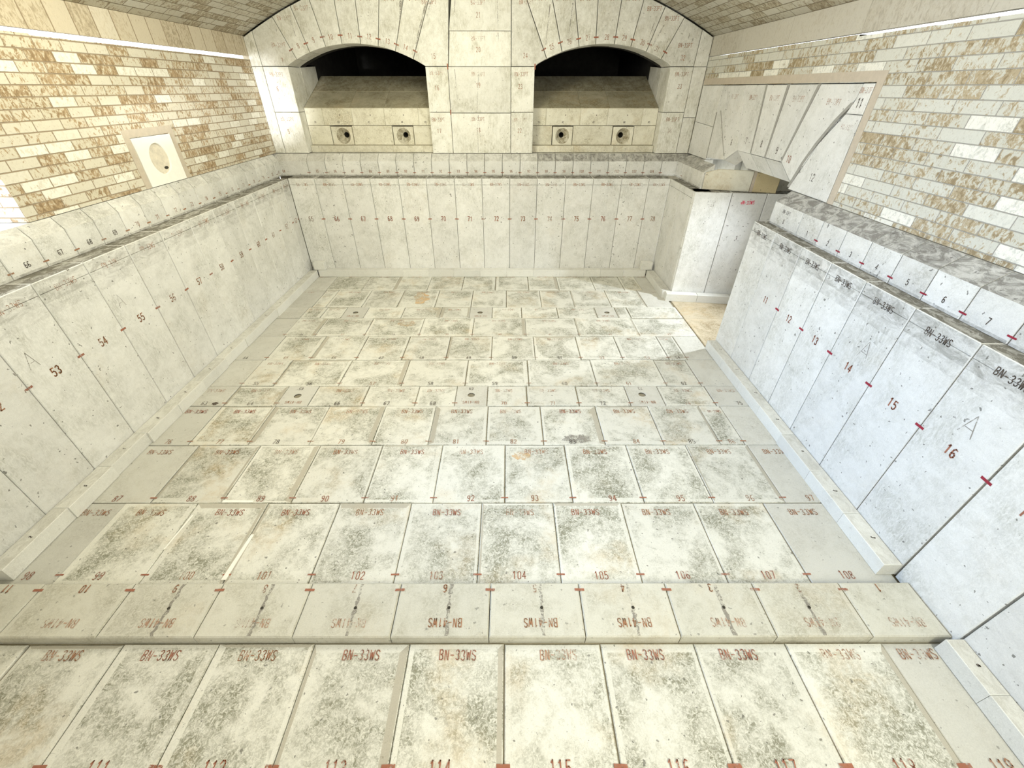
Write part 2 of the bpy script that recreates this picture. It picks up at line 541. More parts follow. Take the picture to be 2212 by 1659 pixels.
# floor bed
mb = MB()
mb.box((-3.25, -2.2, -0.30), (3.9, 6.9, -0.012))
struct(mb.build('floor', M_MORTAR))


def wall_cells(mb, fixed, thick, us, zs, holes, axis='x'):
    """brick wall in a grid of cells; cells whose centre lies in a hole are left open"""
    for i in range(len(us) - 1):
        for j in range(len(zs) - 1):
            cu, cz_ = (us[i] + us[i + 1]) / 2, (zs[j] + zs[j + 1]) / 2
            if any(h[0] < cu < h[1] and h[2] < cz_ < h[3] for h in holes):
                continue
            if axis == 'x':
                a, b = sorted((fixed, fixed + thick))
                mb.box((a, us[i], zs[j]), (b, us[i + 1], zs[j + 1]))
            else:
                a, b = sorted((fixed, fixed + thick))
                mb.box((us[i], a, zs[j]), (us[i + 1], b, zs[j + 1]))


# left brick wall: doorway (Y<2.715) and niche block hole
mb = MB()
LH = [(1.0, 2.715, 1.5, 2.25), (3.823, 4.291, 1.5, 1.873)]
wall_cells(mb, -3.0, -0.26, [-2.2, 1.0, 2.715, 3.823, 4.291, 6.49], [1.512, 1.873, 2.25, 2.40], LH)
for a, b, z in ((-2.2, 3.4, 2.478), (3.4, 6.49, 2.470)):   # top course, chamfered to the outside
    mb.face([(-3.0, a, 2.40), (-3.0, b, 2.40), (-3.0, b, z), (-3.0, a, z)])
    mb.face([(-3.0, a, z), (-3.0, b, z), (-3.04, b, z), (-3.04, a, z)])
    mb.face([(-3.04, a, z), (-3.04, b, z), (-3.26, b, 2.40), (-3.26, a, 2.40)])
mb.box((-3.26, -2.2, -0.3), (-3.02, 6.09, 1.255))
struct(mb.build('wall_left', M_BRICK_L))
# right brick wall: arch block area hole
mb = MB()
RH = [(3.26, 6.125, 1.5, 2.231)]
wall_cells(mb, 2.35, 0.28, [-2.2, 3.26, 6.125, 6.49], [1.512, 2.231, 2.40], RH)
for a, b, z in ((-2.2, 3.0, 2.480), (3.0, 3.6, 2.483), (3.6, 6.49, 2.493)):
    mb.face([(2.35, b, 2.40), (2.35, a, 2.40), (2.35, a, z), (2.35, b, z)])
    mb.face([(2.35, b, z), (2.35, a, z), (2.39, a, z), (2.39, b, z)])
    mb.face([(2.39, b, z), (2.39, a, z), (2.63, a, 2.40), (2.63, b, 2.40)])
mb.box((2.62, -2.2, -0.3), (2.72, 3.70, 1.50))
struct(mb.build('wall_right', M_BRICK_R))
# unseen blocker added to black out the near right expansion gap
mb = MB()
mb.box((2.66, -2.2, 2.30), (2.74, 2.68, 2.75))
struct(mb.build('trim_1', M_STANDIN_BLOCKER))
# skewbacks
for nm, sx, x, mat in (('trim_2', -1, -3.0, M_SKEW_L), ('trim_3', 1, 2.35, M_SKEW_R)):
    mb = MB()
    z0 = 2.502 if sx < 0 else 2.500
    pr = [(x, z0), (x, SPR), (x + sx * .35, SPR + .30), (x + sx * .35, 2.60), (x + sx * .05, z0)]
    for i in range(5):
        a, b = pr[i], pr[(i + 1) % 5]
        q = [(a[0], -2.2, a[1]), (a[0], 6.49, a[1]), (b[0], 6.49, b[1]), (b[0], -2.2, b[1])]
        if sx > 0:
            q = q[::-1]
        mb.face(q)
    mb.face([(p[0], -2.2, p[1]) for p in pr])
    mb.face([(p[0], 6.49, p[1]) for p in pr][::-1])
    struct(mb.build(nm, mat))
# crown
mb = MB()
NSEG = 48
th = math.asin(2.675 / RC)
for k in range(NSEG):
    a0, a1 = -th + 2 * th * k / NSEG, -th + 2 * th * (k + 1) / NSEG
    zcn = SPR - math.sqrt(RC ** 2 - 2.675 ** 2)
    p0, p1 = (XC + RC * math.sin(a0), zcn + RC * math.cos(a0)), (XC + RC * math.sin(a1), zcn + RC * math.cos(a1))
    q0, q1 = (XC + (RC + .3) * math.sin(a0), zcn + (RC + .3) * math.cos(a0)), (XC + (RC + .3) * math.sin(a1), zcn + (RC + .3) * math.cos(a1))
    ya, yb = -2.2, 6.49
    mb.face([(p0[0], ya, p0[1]), (p0[0], yb, p0[1]), (p1[0], yb, p1[1]), (p1[0], ya, p1[1])],
            uv=[(ya, a0 * RC), (yb, a0 * RC), (yb, a1 * RC), (ya, a1 * RC)], smooth=True)
    mb.face([(q0[0], ya, q0[1]), (q1[0], ya, q1[1]), (q1[0], yb, q1[1]), (q0[0], yb, q0[1])])
    for y in (ya, yb):
        mb.face([(p0[0], y, p0[1]), (p1[0], y, p1[1]), (q1[0], y, q1[1]), (q0[0], y, q0[1])])
zcn = SPR - math.sqrt(RC ** 2 - 2.675 ** 2)
for sg in (-1, 1):
    p = (XC + RC * math.sin(sg * th), zcn + RC * math.cos(sg * th))
    q = (XC + (RC + .3) * math.sin(sg * th), zcn + (RC + .3) * math.cos(sg * th))
    mb.face([(p[0], -2.2, p[1]), (q[0], -2.2, q[1]), (q[0], 6.49, q[1]), (p[0], 6.49, p[1])])
struct(mb.build('ceiling', M_CROWN))
# wall behind the camera
mb = MB()
mb.box((-3.2, -2.5, -0.3), (2.6, -2.2, 3.6))
struct(mb.build('wall_front', M_FRONT))
# mortar bands round the niche block and the arch block area
for n_, boxes in ((4, [(-3.0, 3.76, 1.512, 3.82, 1.93), (-3.0, 4.294, 1.512, 4.35, 1.93), (-3.0, 3.82, 1.876, 4.294, 1.93)]),
                  (5, [(2.35, 3.195, 1.512, 3.257, 2.292), (2.35, 3.257, 2.234, 6.12, 2.292)])):
    mb = MB()
    for bx in boxes:
        x, y0, z0, y1, z1 = bx
        if x < 0:
            mb.box((x - .02, y0, z0), (x + .003, y1, z1))
        else:
            mb.box((x - .003, y0, z0), (x + .02, y1, z1))
    struct(mb.build('trim_%d' % n_, M_BAND))
# casing slabs behind the basin blocks (seen only in the joints)
mb = MB()
mb.box((-3.02, 6.10, -0.3), (2.5, 6.5, 1.25))
struct(mb.build('wall_back', M_MORTAR))
for xa_, xb_ in ((-3.25, -2.79), (-.755, .115), (2.13, 2.62)):
    mb = MB()
    mb.box((xa_, 6.497, 1.25), (xb_, 6.6, 3.5))
    struct(mb.build('wall_back', M_MORTAR))

# ------------------------------------------------------------------ floor paving
ROWS = [  # y0, y1, joints, [numbers], kind-word for the row
    ('A', 0.40, 0.915, [-2.8, -2.32, -1.86, -1.398, -0.937, -0.475, -0.018, 0.45, 0.904, 1.348, 1.82, 2.14],
     [109, 110, 111, 112, 113, 114, 115, 116, 117, 118, 119], 'nearest row before the ledge'),
    ('C', 1.193, 1.755, [-2.8, -2.482, -2.01, -1.556, -1.086, -.624, -.167, .295, .737, 1.21, 1.662, 2.14],
     list(range(98, 109)), 'row touching the ledge'),
    ('D', 1.755, 2.294, [-2.8, -2.328, -1.864, -1.414, -.939, -.488, -.019, .43, .893, 1.346, 1.814, 2.14],
     list(range(87, 98)), 'second row beyond the ledge'),
    ('E', 2.294, 2.767, [-2.8, -2.423, -1.969, -1.505, -1.031, -.604, -.165, .277, .742, 1.189, 1.62, 1.803, 2.14],
     [76, 77, 78, 79, 80, 81, 82, 83, 84, 85, 86, None], 'third row beyond the ledge'),
    ('F', 2.767, 3.06, [-2.8, -2.421, -1.976, -1.704, -1.244, -.793, -.452, -.178, .17, .613, 1.056, 1.349, 1.784, 2.14],
     [63, 64, 65, 66, 67, 68, 69, 70, 71, 72, 73, 74, 75], 'narrow drilled row'),
    ('G', 3.06, 3.505, [-2.8, -2.425, -2.128, -1.538, -.967, -.387, .195, .819, 1.448, 1.767, 2.14],
     [None, 55, 56, 57, 58, 59, 60, 61, 62, None], 'wide row behind the drilled row'),
    ('H', 3.505, 3.988, [-2.8, -2.409, -1.967, -1.512, -1.054, -.615, -.161, .278, .734, 1.151, 1.612, 1.795, 2.07],
     [44, 45, 46, 47, 48, 49, 50, 51, 52, 53, 54, None], 'sixth row beyond the ledge'),
    ('I', 3.988, 4.424, [-2.8, -2.44, -2.103, -1.565, -.968, -.387, .205, .782, 1.447, 2.068],
     [None, 36, 37, 38, 39, 40, 41, 42, 43], 'wide row before far drilled row'),
    ('J', 4.424, 4.72, [-2.8, -2.44, -2.206, -1.962, -1.699, -1.254, -.803, -.452, -.185, .17, .601, 1.067, 1.309, 1.46, 2.068],
     [None] * 14, 'far drilled row'),
    ('K', 4.72, 5.247, [-2.8, -2.41, -2.241, -1.803, -1.368, -.899, -.454, -.012, .424, .831, 1.288, 1.727, 2.05],
     [None] * 12, 'second row from the far wall'),
    ('L', 5.247, 5.80, [-2.8, -2.423, -1.948, -1.532, -1.076, -.615, -.164, .288, .694, 1.178, 1.574, 1.806, 2.05],
     [None] * 12, 'row along the far wall'),
]
ORD = ['first', 'second', 'third', 'fourth', 'fifth', 'sixth', 'seventh', 'eighth', 'ninth', 'tenth', 'eleventh', 'twelfth', 'thirteenth', 'fourteenth']


def drilled(mb, x0, x1, y0, y1, zt, hx, hy, r, dep=0.22):
    """rectangular block with a round bore through the top"""
    g, bv, N_ = 0.002, 0.004, 32
    X0, X1, Y0, Y1 = x0 + g + bv, x1 - g - bv, y0 + g + bv, y1 - g - bv
    circ, rect = [], []
    for k in range(N_):
        a = 2 * math.pi * (k + .5) / N_
        c, s_ = math.cos(a), math.sin(a)
        circ.append((hx + r * c, hy + r * s_))
        tx = ((X1 - hx) / c) if c > 0 else ((X0 - hx) / c)
        ty = ((Y1 - hy) / s_) if s_ > 0 else ((Y0 - hy) / s_)
        t = min(tx, ty)
        rect.append((hx + t * c, hy + t * s_))
    corners = [(X0, Y0), (X1, Y0), (X1, Y1), (X0, Y1)]
    for k in range(N_):
        j = (k + 1) % N_
        a, b = rect[k], rect[j]
        extra = [c for c in corners if abs(a[0] - b[0]) > 1e-6 and abs(a[1] - b[1]) > 1e-6 and
                 (abs(c[0] - a[0]) < 1e-6 or abs(c[1] - a[1]) < 1e-6) and (abs(c[0] - b[0]) < 1e-6 or abs(c[1] - b[1]) < 1e-6)]
        pts = [circ[k], a] + extra[:1] + [b, circ[j]]
        mb.face([(p[0], p[1], zt) for p in pts])
        mb.face([(circ[k][0], circ[k][1], zt), (circ[j][0], circ[j][1], zt), (circ[j][0], circ[j][1], zt - dep), (circ[k][0], circ[k][1], zt - dep)], dirt=0.7, smooth=True)  # bore wall painted darker for the shade inside
    mb.face([(c[0], c[1], zt - dep) for c in circ], dirt=1.0)  # bore bottom painted dark for the shade inside
    for (a, b) in zip(corners, corners[1:] + corners[:1]):
        oa = (a[0] + (bv if a[0] > hx else -bv), a[1] + (bv if a[1] > hy else -bv))
        ob = (b[0] + (bv if b[0] > hx else -bv), b[1] + (bv if b[1] > hy else -bv))
        mb.face([(oa[0], oa[1], zt - bv), (ob[0], ob[1], zt - bv), (b[0], b[1], zt), (a[0], a[1], zt)])
        mb.face([(oa[0], oa[1], zt - .25), (ob[0], ob[1], zt - .25), (ob[0], ob[1], zt - bv), (oa[0], oa[1], zt - bv)])
    mb.face([(oa_[0], oa_[1], zt - .25) for oa_ in corners][::-1])


HOLES = {('F', 2): (-1.841, 2.912), ('F', 6): (-0.319, 2.924), ('F', 10): (1.187, 2.929),
         ('J', 3): (-1.827, 4.573), ('J', 7): (-0.329, 4.573), ('J', 11): (1.198, 4.572)}
FB = {}
for key, y0, y1, js, nums, where in ROWS:
    n = len(js) - 1
    for i in range(n):
        x0, x1, num = js[i], js[i + 1], nums[i]
        hole = HOLES.get((key, i))
        smooth_block = (i == n - 1 and key not in 'IJ') or (i == 0 and key not in 'A')
        mb = MB()
        if hole:
            drilled(mb, x0, x1, y0, y1, 0.0, hole[0], hole[1], 0.032)
            mat = M_CLEAN
        else:
            rr = random.Random(hash((key, i)) & 0xffff if False else i * 31 + ord(key) * 7)
            zt = rr.uniform(-.003, .002)
            wr = lambda: rr.choice([0.010, 0.015, 0.022, 0.035])
            tn = lambda: rr.choice([0.85, 0.8, 0.9, 0.7, 0.9, -0.9, 0.6, 0.5])
            rims = [rr.choice([.012, .02, .035]), wr(), rr.choice([.012, .02, .035]), wr()]
            tones = [rr.choice([.8, .9, .6]), tn(), rr.choice([.8, .5, .7, -.8]), tn()]
            if smooth_block:
                rims, tones = None, None
            prism(mb, (0, 0, zt), X_, Y_, [(x0, y0), (x1, y0), (x1, y1), (x0, y1)], 0.25, gap=rr.choice([.0018, .0025, .0035, .005]),
                  bev=.004, rims=rims, tones=tones)
            mat = M_CLEAN if smooth_block else M_FLOOR
        o = mb.build('floor_block', mat, origin=((x0 + x1) / 2, (y0 + y1) / 2, -.25))
        cx = (x0 + x1) / 2
        if num:
            look = 'drilled floor block with a round hole' if hole else ('smooth grey floor block' if smooth_block else 'mottled cream floor block')
            lab = '%s, painted %d, %s' % (look, num, where)
        else:
            if hole:
                lab = 'drilled floor block with a round hole, %s one in the %s' % (['left', 'middle', 'right'][[3, 7, 11].index(i)], where)
            elif i == n - 1:
                lab = '%s floor block at the right end of the %s' % ('smooth grey' if smooth_block else 'mottled cream', where)
            elif i == 0:
                lab = 'smooth grey floor block at the left end of the %s' % where
            else:
                lab = 'mottled cream floor block, %s from the left in the %s' % (ORD[i], where)
        tag(o, lab, 'floor block', 'paving blocks of the basin floor')
        if hole:
            mb = MB()
            cc = [(hole[0] + .0315 * math.cos(q * math.pi / 14), hole[1] + .0315 * math.sin(q * math.pi / 14)) for q in range(28)]
            for q in range(28):
                a_, b_ = cc[q], cc[(q + 1) % 28]
                mb.face([(a_[0], a_[1], -.006), (b_[0], b_[1], -.006), (b_[0], b_[1], -.21), (a_[0], a_[1], -.21)], smooth=True)
            mb.face([(c_[0], c_[1], -.209) for c_ in cc])
            mb.build('bore', M_HOLE, o)
        # lettering
        z = 0.0015
        hh = 0.046 if y0 < 2.3 else 0.040
        far = y0 > 3.9
        if hole:
            text(o, 'stencilled_code', 'BN-41WS', (cx, y0 + .05, z), -X_, -Y_, .034, P_BRN)
            if num:
                text(o, 'painted_number', str(num), (cx - .01, y1 - .045, z), -X_, -Y_, .036, P_DARK)
        else:
            if x1 - x0 > .16 and not (key in 'GHIJ' and i in (0, n - 1)) and not (key == 'E' and i == n - 1):
                sc = min(1, (x1 - x0) / .30)
                yy = y1 - (.075 if key != 'A' else .052)
                text(o, 'stencilled_code', 'BN-33WS', (cx + random.uniform(-.03, .03), yy, z), X_, Y_, hh * .92 * sc,
                     random.choice([P_BRN, P_FADE, P_RED]) if key in 'ACDE' else P_FADE, sw=.105)
            if num:
                xx = cx + random.uniform(-.03, .03)
                if key == 'E' and i == 10:
                    xx = cx
                text(o, 'painted_number', str(num), (xx, y0 + (.058 if key == 'A' else .067 if key == 'C' else .035), z), X_, Y_, (.050 if key == 'A' else .044 if not far else .032),
                     random.choice([P_RED, P_RED, P_BRN]) if key in 'ACD' else random.choice([P_DARK, P_BRN]), sw=.105)
        if i < n - 1 and (num or key in 'GHI') and not hole:
            big = key == 'A'
            mark(o, (x1 - .0, y0 + (.062 if big else .072 if key == 'C' else .04), z), X_, Y_, .055 if big else .046, .017 if big else .010, P_RED if key in 'ACD' else P_BRN)
        FB[(key, i)] = o
# sun slivers on three left floor joints, painted as white strips
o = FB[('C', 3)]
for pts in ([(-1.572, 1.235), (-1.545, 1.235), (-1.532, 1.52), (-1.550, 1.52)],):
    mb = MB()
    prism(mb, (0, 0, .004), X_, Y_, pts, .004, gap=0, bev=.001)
    mb.build('white_floor_sun_sliver', M_WHITE, o)['label'] = 'bright white joint filler'  # painted sliver of sunlight
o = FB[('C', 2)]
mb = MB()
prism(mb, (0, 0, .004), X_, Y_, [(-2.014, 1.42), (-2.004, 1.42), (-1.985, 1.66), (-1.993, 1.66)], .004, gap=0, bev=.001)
mb.build('white_floor_sun_sliver', M_WHITE, o)['label'] = 'bright white joint filler'  # painted sliver of sunlight
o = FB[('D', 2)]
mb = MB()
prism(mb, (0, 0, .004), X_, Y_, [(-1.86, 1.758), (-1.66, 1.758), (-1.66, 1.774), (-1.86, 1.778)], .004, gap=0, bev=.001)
mb.build('white_floor_sun_sliver', M_WHITE, o)['label'] = 'bright white joint filler'  # painted sliver of sunlight

# large grey stain on one floor block and a rusty chip by the left kerb
for key_, cx_, cy_, ax, ay, mt, nm_ in ((('E', 7), .535, 2.365, .15, .055, P_PENCIL, 'grey_stain'), (('F', 0), -2.50, 2.80, .030, .022, P_DARK, 'rusty_chip'),
                                        (('D', 6), .10, 2.18, .07, .05, P_OCHRE, 'brown_stain'), (('I', 3), -1.15, 4.28, .12, .07, P_OCHRE, 'orange_stain'), (('K', 4), -1.10, 5.0, .13, .18, P_OCHRE, 'orange_stain')):
    mb = MB()
    rr = random.Random(key_[1])
    rs = [rr.uniform(.6, 1.1) for _ in range(22)]
    mb.face([(cx_ + ax * rs[q] * math.cos(q * math.pi / 11), cy_ + ay * rs[q] * math.sin(q * math.pi / 11), .0022 + 0 * q) for q in range(22)])
    mb.build(nm_, mt, FB[key_], recalc=False)

# raised ledge across the basin
LJ = [-2.8, -2.46, -1.98, -1.511, -1.038, -.565, -.091, .377, .835, 1.3, 1.763, 2.14]
for i in range(11):
    x0, x1, num = LJ[i], LJ[i + 1], 11 - i
    mb = MB()
    cx = (x0 + x1) / 2
    prism(mb, (0, 0, .053), X_, Y_, [(x0, .918), (x1, .918), (x1, 1.191), (x0, 1.191)], 0.30, gap=.002, bev=.006, rims=[.01, .02, .01, .02], tones=[.2, .8, .2, .8])
    o = mb.build('ledge_block', M_LEDGE, origin=(cx, 1.07, -.247))
    tag(o, 'grey-cream raised ledge block with upside-down number %d painted at its far edge' % num, 'ledge block', 'raised ledge across the basin')
    z = .0545
    text(o, 'painted_number', str(num), (cx, 1.158, z), -X_, -Y_, .040, P_BRN, sw=.14)
    text(o, 'stencilled_code', 'BN-41WS', (cx + .02, .985, z), -X_, -Y_, .040, random.choice([P_FADE, P_BRN]), sw=.11)
    if i < 10:
        mark(o, (x1, 1.150, z), X_, Y_, .05, .013, P_RED)
    if i > 1 and i < 10:
        hx = cx + .03 * (i < 9)
        mb = MB()
        mb.face([(hx + .008 * math.cos(a * math.pi / 8), 1.058 + .008 * math.sin(a * math.pi / 8), z) for a in range(16)])
        mb.build('drill_hole', M_HOLE, o)  # flat dark disc painted as the shade of a hole
        # rough mould seam along the middle of the block
        mb = MB()
        rr = random.Random(i)
        pL, pR = [], []
        for k in range(17):
            y = .925 + .258 * k / 16
            pL.append((hx - .006 + rr.uniform(-.008, .004), y, z - .0003))
            pR.append((hx + .006 + rr.uniform(-.004, .008), y, z - .0003))
        for k in range(16):
            mb.face([pL[k], pR[k], pR[k + 1], pL[k + 1]])
        mb.build('mould_seam', P_PENCIL, o)

# doghouse floor
for i, (a, b) in enumerate(((3.775, 4.40), (4.40, 4.90))):
    mb = MB()
    x0 = 2.075
    prism(mb, (0, 0, 0), X_, Y_, [(x0, a), (3.6, a), (3.6, b), (x0, b)], .25, gap=.002, bev=.004, rims=[.03] * 4, tones=[.5] * 4)
    o = mb.build('floor_block', M_DOG, origin=(2.8, (a + b) / 2, -.25))
    tag(o, ['brown-stained floor block in the right recess beside the end of the near right wall',
            'brown-stained floor block in the right recess along the angled return wall'][i], 'floor block', 'brown recess floor blocks')

# ------------------------------------------------------------------ basin walls
WT = 1.26


def wall_block(name, O, U, u0, u1, label, group, num=None, code='BN-33WS', tickm=None, matnum=P_BRN, matcode=P_FADE, seed=0, groove=True, gap=.0022, nh=.052, blob=0.25, mat=None):
    """tall block standing on the floor; O,U give the face line, front faces U x Z"""
    U = Vector(U).normalized()
    mb = MB()
    W_ = u1 - u0
    # front split at the groove so the upper band can be soiled
    zt = WT
    g = 1.188
    N = U.cross(Z_)
    O = Vector(O)
    f = lambda u, z, d=0: O + U * u + Z_ * z - N * d
    a, b, bv = u0 + gap, u1 - gap, .004
    # main face
    mb.face([f(a + bv, 0.0), f(b - bv, 0.0), f(b - bv, 1.06), f(a + bv, 1.06)], dirt=.12)
    mb.face([f(a + bv, 1.06), f(b - bv, 1.06), f(b - bv, 1.13), f(a + bv, 1.13)], dirt=blob * .6)
    mb.face([f(a + bv, 1.13), f(b - bv, 1.13), f(b - bv, g - .002), f(a + bv, g - .002)], dirt=blob)
    if groove:
        mb.face([f(a + bv, g - .002), f(b - bv, g - .002), f(b - bv, g, .005), f(a + bv, g, .005)], dirt=.9)
        mb.face([f(a + bv, g, .005), f(b - bv, g, .005), f(b - bv, g + .002), f(a + bv, g + .002)], dirt=.9)
    else:
        mb.face([f(a + bv, g - .002), f(b - bv, g - .002), f(b - bv, g + .002), f(a + bv, g + .002)])
    mb.face([f(a + bv, g + .002), f(b - bv, g + .002), f(b - bv, zt - bv), f(a + bv, zt - bv)], dirt=blob)
    mb.face([f(a + bv, zt - bv), f(b - bv, zt - bv), f(b - bv, zt, bv), f(a + bv, zt, bv)])
    mb.face([f(a + bv, zt, bv), f(b - bv, zt, bv), f(b - bv, zt, .2), f(a + bv, zt, .2)], dirt=1.25)
    for x_, y_ in ((a, a + bv), (b, b - bv)):
        q = [f(x_, 0, bv), f(y_, 0), f(y_, zt - bv), f(x_, zt - bv, bv)]
        r = [f(x_, 0, .2), f(x_, 0, bv), f(x_, zt - bv, bv), f(x_, zt, .2)]
        t = [f(x_, zt - bv, bv), f(y_, zt - bv), f(y_, zt, bv), f(x_, zt, .2)]
        t2 = [f(x_, zt, .2), f(y_, zt, bv), f(y_, zt, .2)]
        for k in (q, r, t, t2):
            mb.face(k if x_ == a else k[::-1])
    mb.face([f(b, 0, .2), f(a, 0, .2), f(a, zt, .2), f(b, zt, .2)])
    mb.face([f(a, 0, .2), f(b, 0, .2), f(b - bv, 0), f(a + bv, 0)])
    o = mb.build(name, mat or M_WALL, origin=f((u0 + u1) / 2, 0, .1))
    tag(o, label, 'wall block', group)
    cu = (u0 + u1) / 2
    if code:
        text(o, 'stencilled_code', code, f(cu, 1.192), U, Z_, .036, matcode, sw=.12, lift=.0012)
    if num:
        text(o, 'painted_number', str(num), f(cu, .77), U, Z_, nh, matnum, sw=.15, lift=.0012)
    if tickm:
        mark(o, f(u1, .768), U, Z_, .05, .014, tickm)
    return o


# left wall: face X=-2.8, looking +X; U runs towards -Y? front = U x Z -> need +X : U = +Y gives Y x Z = +X
LWJ = [-0.24 + .3675 * k for k in range(17)]
LWJ = [1.967 + .3675 * (k - 6) for k in range(17)] + [5.83]
nums = {1.967 + .3675 * k: None for k in range(3)}
for k in range(3, len(LWJ) - 1):
    a, b = LWJ[k], LWJ[k + 1]
    num = 53 + (k - 6)
    lab = 'tall cream wall block painted %d in the left basin wall' % num
    if num >= 63:
        lab = 'tall cream wall block painted %d, left basin wall near the far corner' % num
    wall_block('wall_block', (-2.8, 0, 0), Y_, a, b, lab, 'tall blocks of the left basin wall', num, tickm=P_RED, matnum=P_BRN, blob=.55, gap=.0020 if k % 3 else .0035)
# right wall: face X=2.145, front -X : U = -Y
RWJ = [-.25, .155, .525, .897, 1.26, 1.63, 2.004, 2.370, 2.697, 3.03, 3.755]
RWJ = [3.755, 3.395, 3.03, 2.697, 2.370, 2.004, 1.63, 1.26, .895, .53, .165]
names_r = [10, 11, 12, 13, 14, 15, 16, 17, 18, 19]
for k in range(len(RWJ) - 1):
    a, b = -RWJ[k], -RWJ[k + 1]
    num = names_r[k]
    where = 'at the far end beside the recess' if k == 0 else 'in the near right basin wall'
    lab = ('tall blue-grey wall block painted %d %s' % (num, where)) if k else 'unnumbered blue-grey wall block at the far end of the near right wall'
    if k >= 8:
        lab = 'tall blue-grey wall block, %s past the wide dark joint at right' % ['first', 'second'][k - 8]
    wall_block('wall_block', (2.145, 0, 0), -Y_, a, b, lab, 'tall blocks of the near right basin wall', num if 0 < k < 8 else None, tickm=P_MAG if 0 < k < 8 else None,
               matnum=P_RED, matcode=P_DARK, gap=(.002, .0025, .003, .003, .0015, .003, .002, .007, .002, .002)[k], blob=.7, nh=.05)
# back wall: face Y=5.83, front -Y : U=+X
BWJ = [-2.80, -2.466, -2.11, -1.756, -1.392, -1.039, -.678, -.326, .031, .383, .749, 1.102, 1.464, 1.814, 2.085]
for k in range(14):
    wall_block('wall_block', (0, 5.83, 0), X_, BWJ[k], BWJ[k + 1], 'tall cream wall block painted %d in the far basin wall below the arches' % (65 + k),
               'tall blocks of the far basin wall', 65 + k, tickm=P_RED if k < 13 else None, matnum=random.choice([P_BRN, P_RED]), blob=.2, nh=.056)
# back right stub: face X=2.085
for k, (a, b) in enumerate(((5.83, 5.42), (5.42, 5.02))):
    wall_block('wall_block', (2.085, 0, 0), -Y_, -a, -b, ['shaded grey wall block in the short right return, touching the far wall',
               'shaded grey wall block in the short right return, at the outer corner'][k], 'short right return wall', None, code=None, blob=.1)
# angled return wall facing the camera: from (2.09,4.99) to (2.9,4.89) and on
RD = Vector((.81, -.10, 0)).normalized()
RO = Vector((2.087, 4.992, 0))
RJ = [0, .400, .768, 1.15, 1.55]
rl = ['pale wall block with faint marks, outer corner of the angled return',
      'pale wall block with pink handwritten code, angled return wall',
      'cream angled return wall block, half hidden by the near right wall',
      'wall block of the angled return wall deep inside the right recess']
for k in range(4):
    o = wall_block('wall_block', RO, RD, RJ[k], RJ[k + 1], rl[k], 'angled return wall blocks', None, code=None, groove=False, blob=.05, gap=.0035 if k in (0, 1) else .002)
    if k == 1:
        text(o, 'handwritten_code', 'dN-33WS', RO + RD * .585 + Z_ * 1.165, RD, Z_, .034, P_PINK, sw=.16, jitter=.05)
        text(o, 'painted_number', '1', RO + RD * .585 + Z_ * .78, RD, Z_, .045, P_DARK, sw=.14)
    if k == 0:
        text(o, 'faint_maker_mark', 'AZS 33', RO + RD * .20 + Z_ * 1.165, RD, Z_, .024, P_PENCIL, sw=.10)
        text(o, 'faint_maker_mark', 'PISLA', RO + RD * .20 + Z_ * 1.125, RD, Z_, .024, P_PENCIL, sw=.10)

# pencil scribbles on a few wall blocks
for nm, O_, U_, u, z, ch, h_ in ((53, Vector((-2.8, 0, 0)), Y_, 2.07, .90, 'A', .10), (56, Vector((-2.8, 0, 0)), Y_, 2.80, .95, 'A', .09),
                                 (14, Vector((2.145, 0, 0)), -Y_, -2.14, .92, 'A', .12), (16, Vector((2.145, 0, 0)), -Y_, -1.45, .93, 'A', .11),
                                 (12, Vector((2.145, 0, 0)), -Y_, -2.83, .98, 'A', .10), (75, Vector((0, 5.83, 0)), X_, .96, .3, '~', .06)):
    side = {2.1: 'right', -2.8: 'left'}.get(round(O_.x, 1), 'far')
    for o in bpy.data.objects:
        if o.name.startswith('wall_block') and 'painted %d' % nm in o['label'] and side in o['label']:
            text(o, 'pencil_scribble', ch, O_ + U_ * u + Z_ * z, U_, Z_, h_, P_PENCIL, sw=.035, wid=.7)

# ------------------------------------------------------------------ kerbs


def kerb(a, b, label, group='basin foot kerbs', scribble=True, sdir=None, pen='3', hgt=.096, dirt_top_as_shade=.55):  # last argument paints shade on the tops, darker than the lit sides
    """a,b: two opposite corners on plan"""
    x0, x1 = sorted((a[0], b[0]))
    y0, y1 = sorted((a[1], b[1]))
    mb = MB()
    prism(mb, (0, 0, hgt), X_, Y_, [(x0, y0), (x1, y0), (x1, y1), (x0, y1)], hgt - .002, gap=.0008, bev=.003, dirt=dirt_top_as_shade)
    o = mb.build('kerb_block', M_CURB, origin=((x0 + x1) / 2, (y0 + y1) / 2, .002))
    tag(o, label, 'kerb block', group)
    if scribble:
        c = Vector(((x0 + x1) / 2 + .01, (y0 + y1) / 2, hgt + .0005))
        text(o, 'pen_scribble', pen, c, sdir or Y_, Vector((0, 0, 1)).cross(sdir or Y_), .020, P_DARK, sw=.22)
    return o


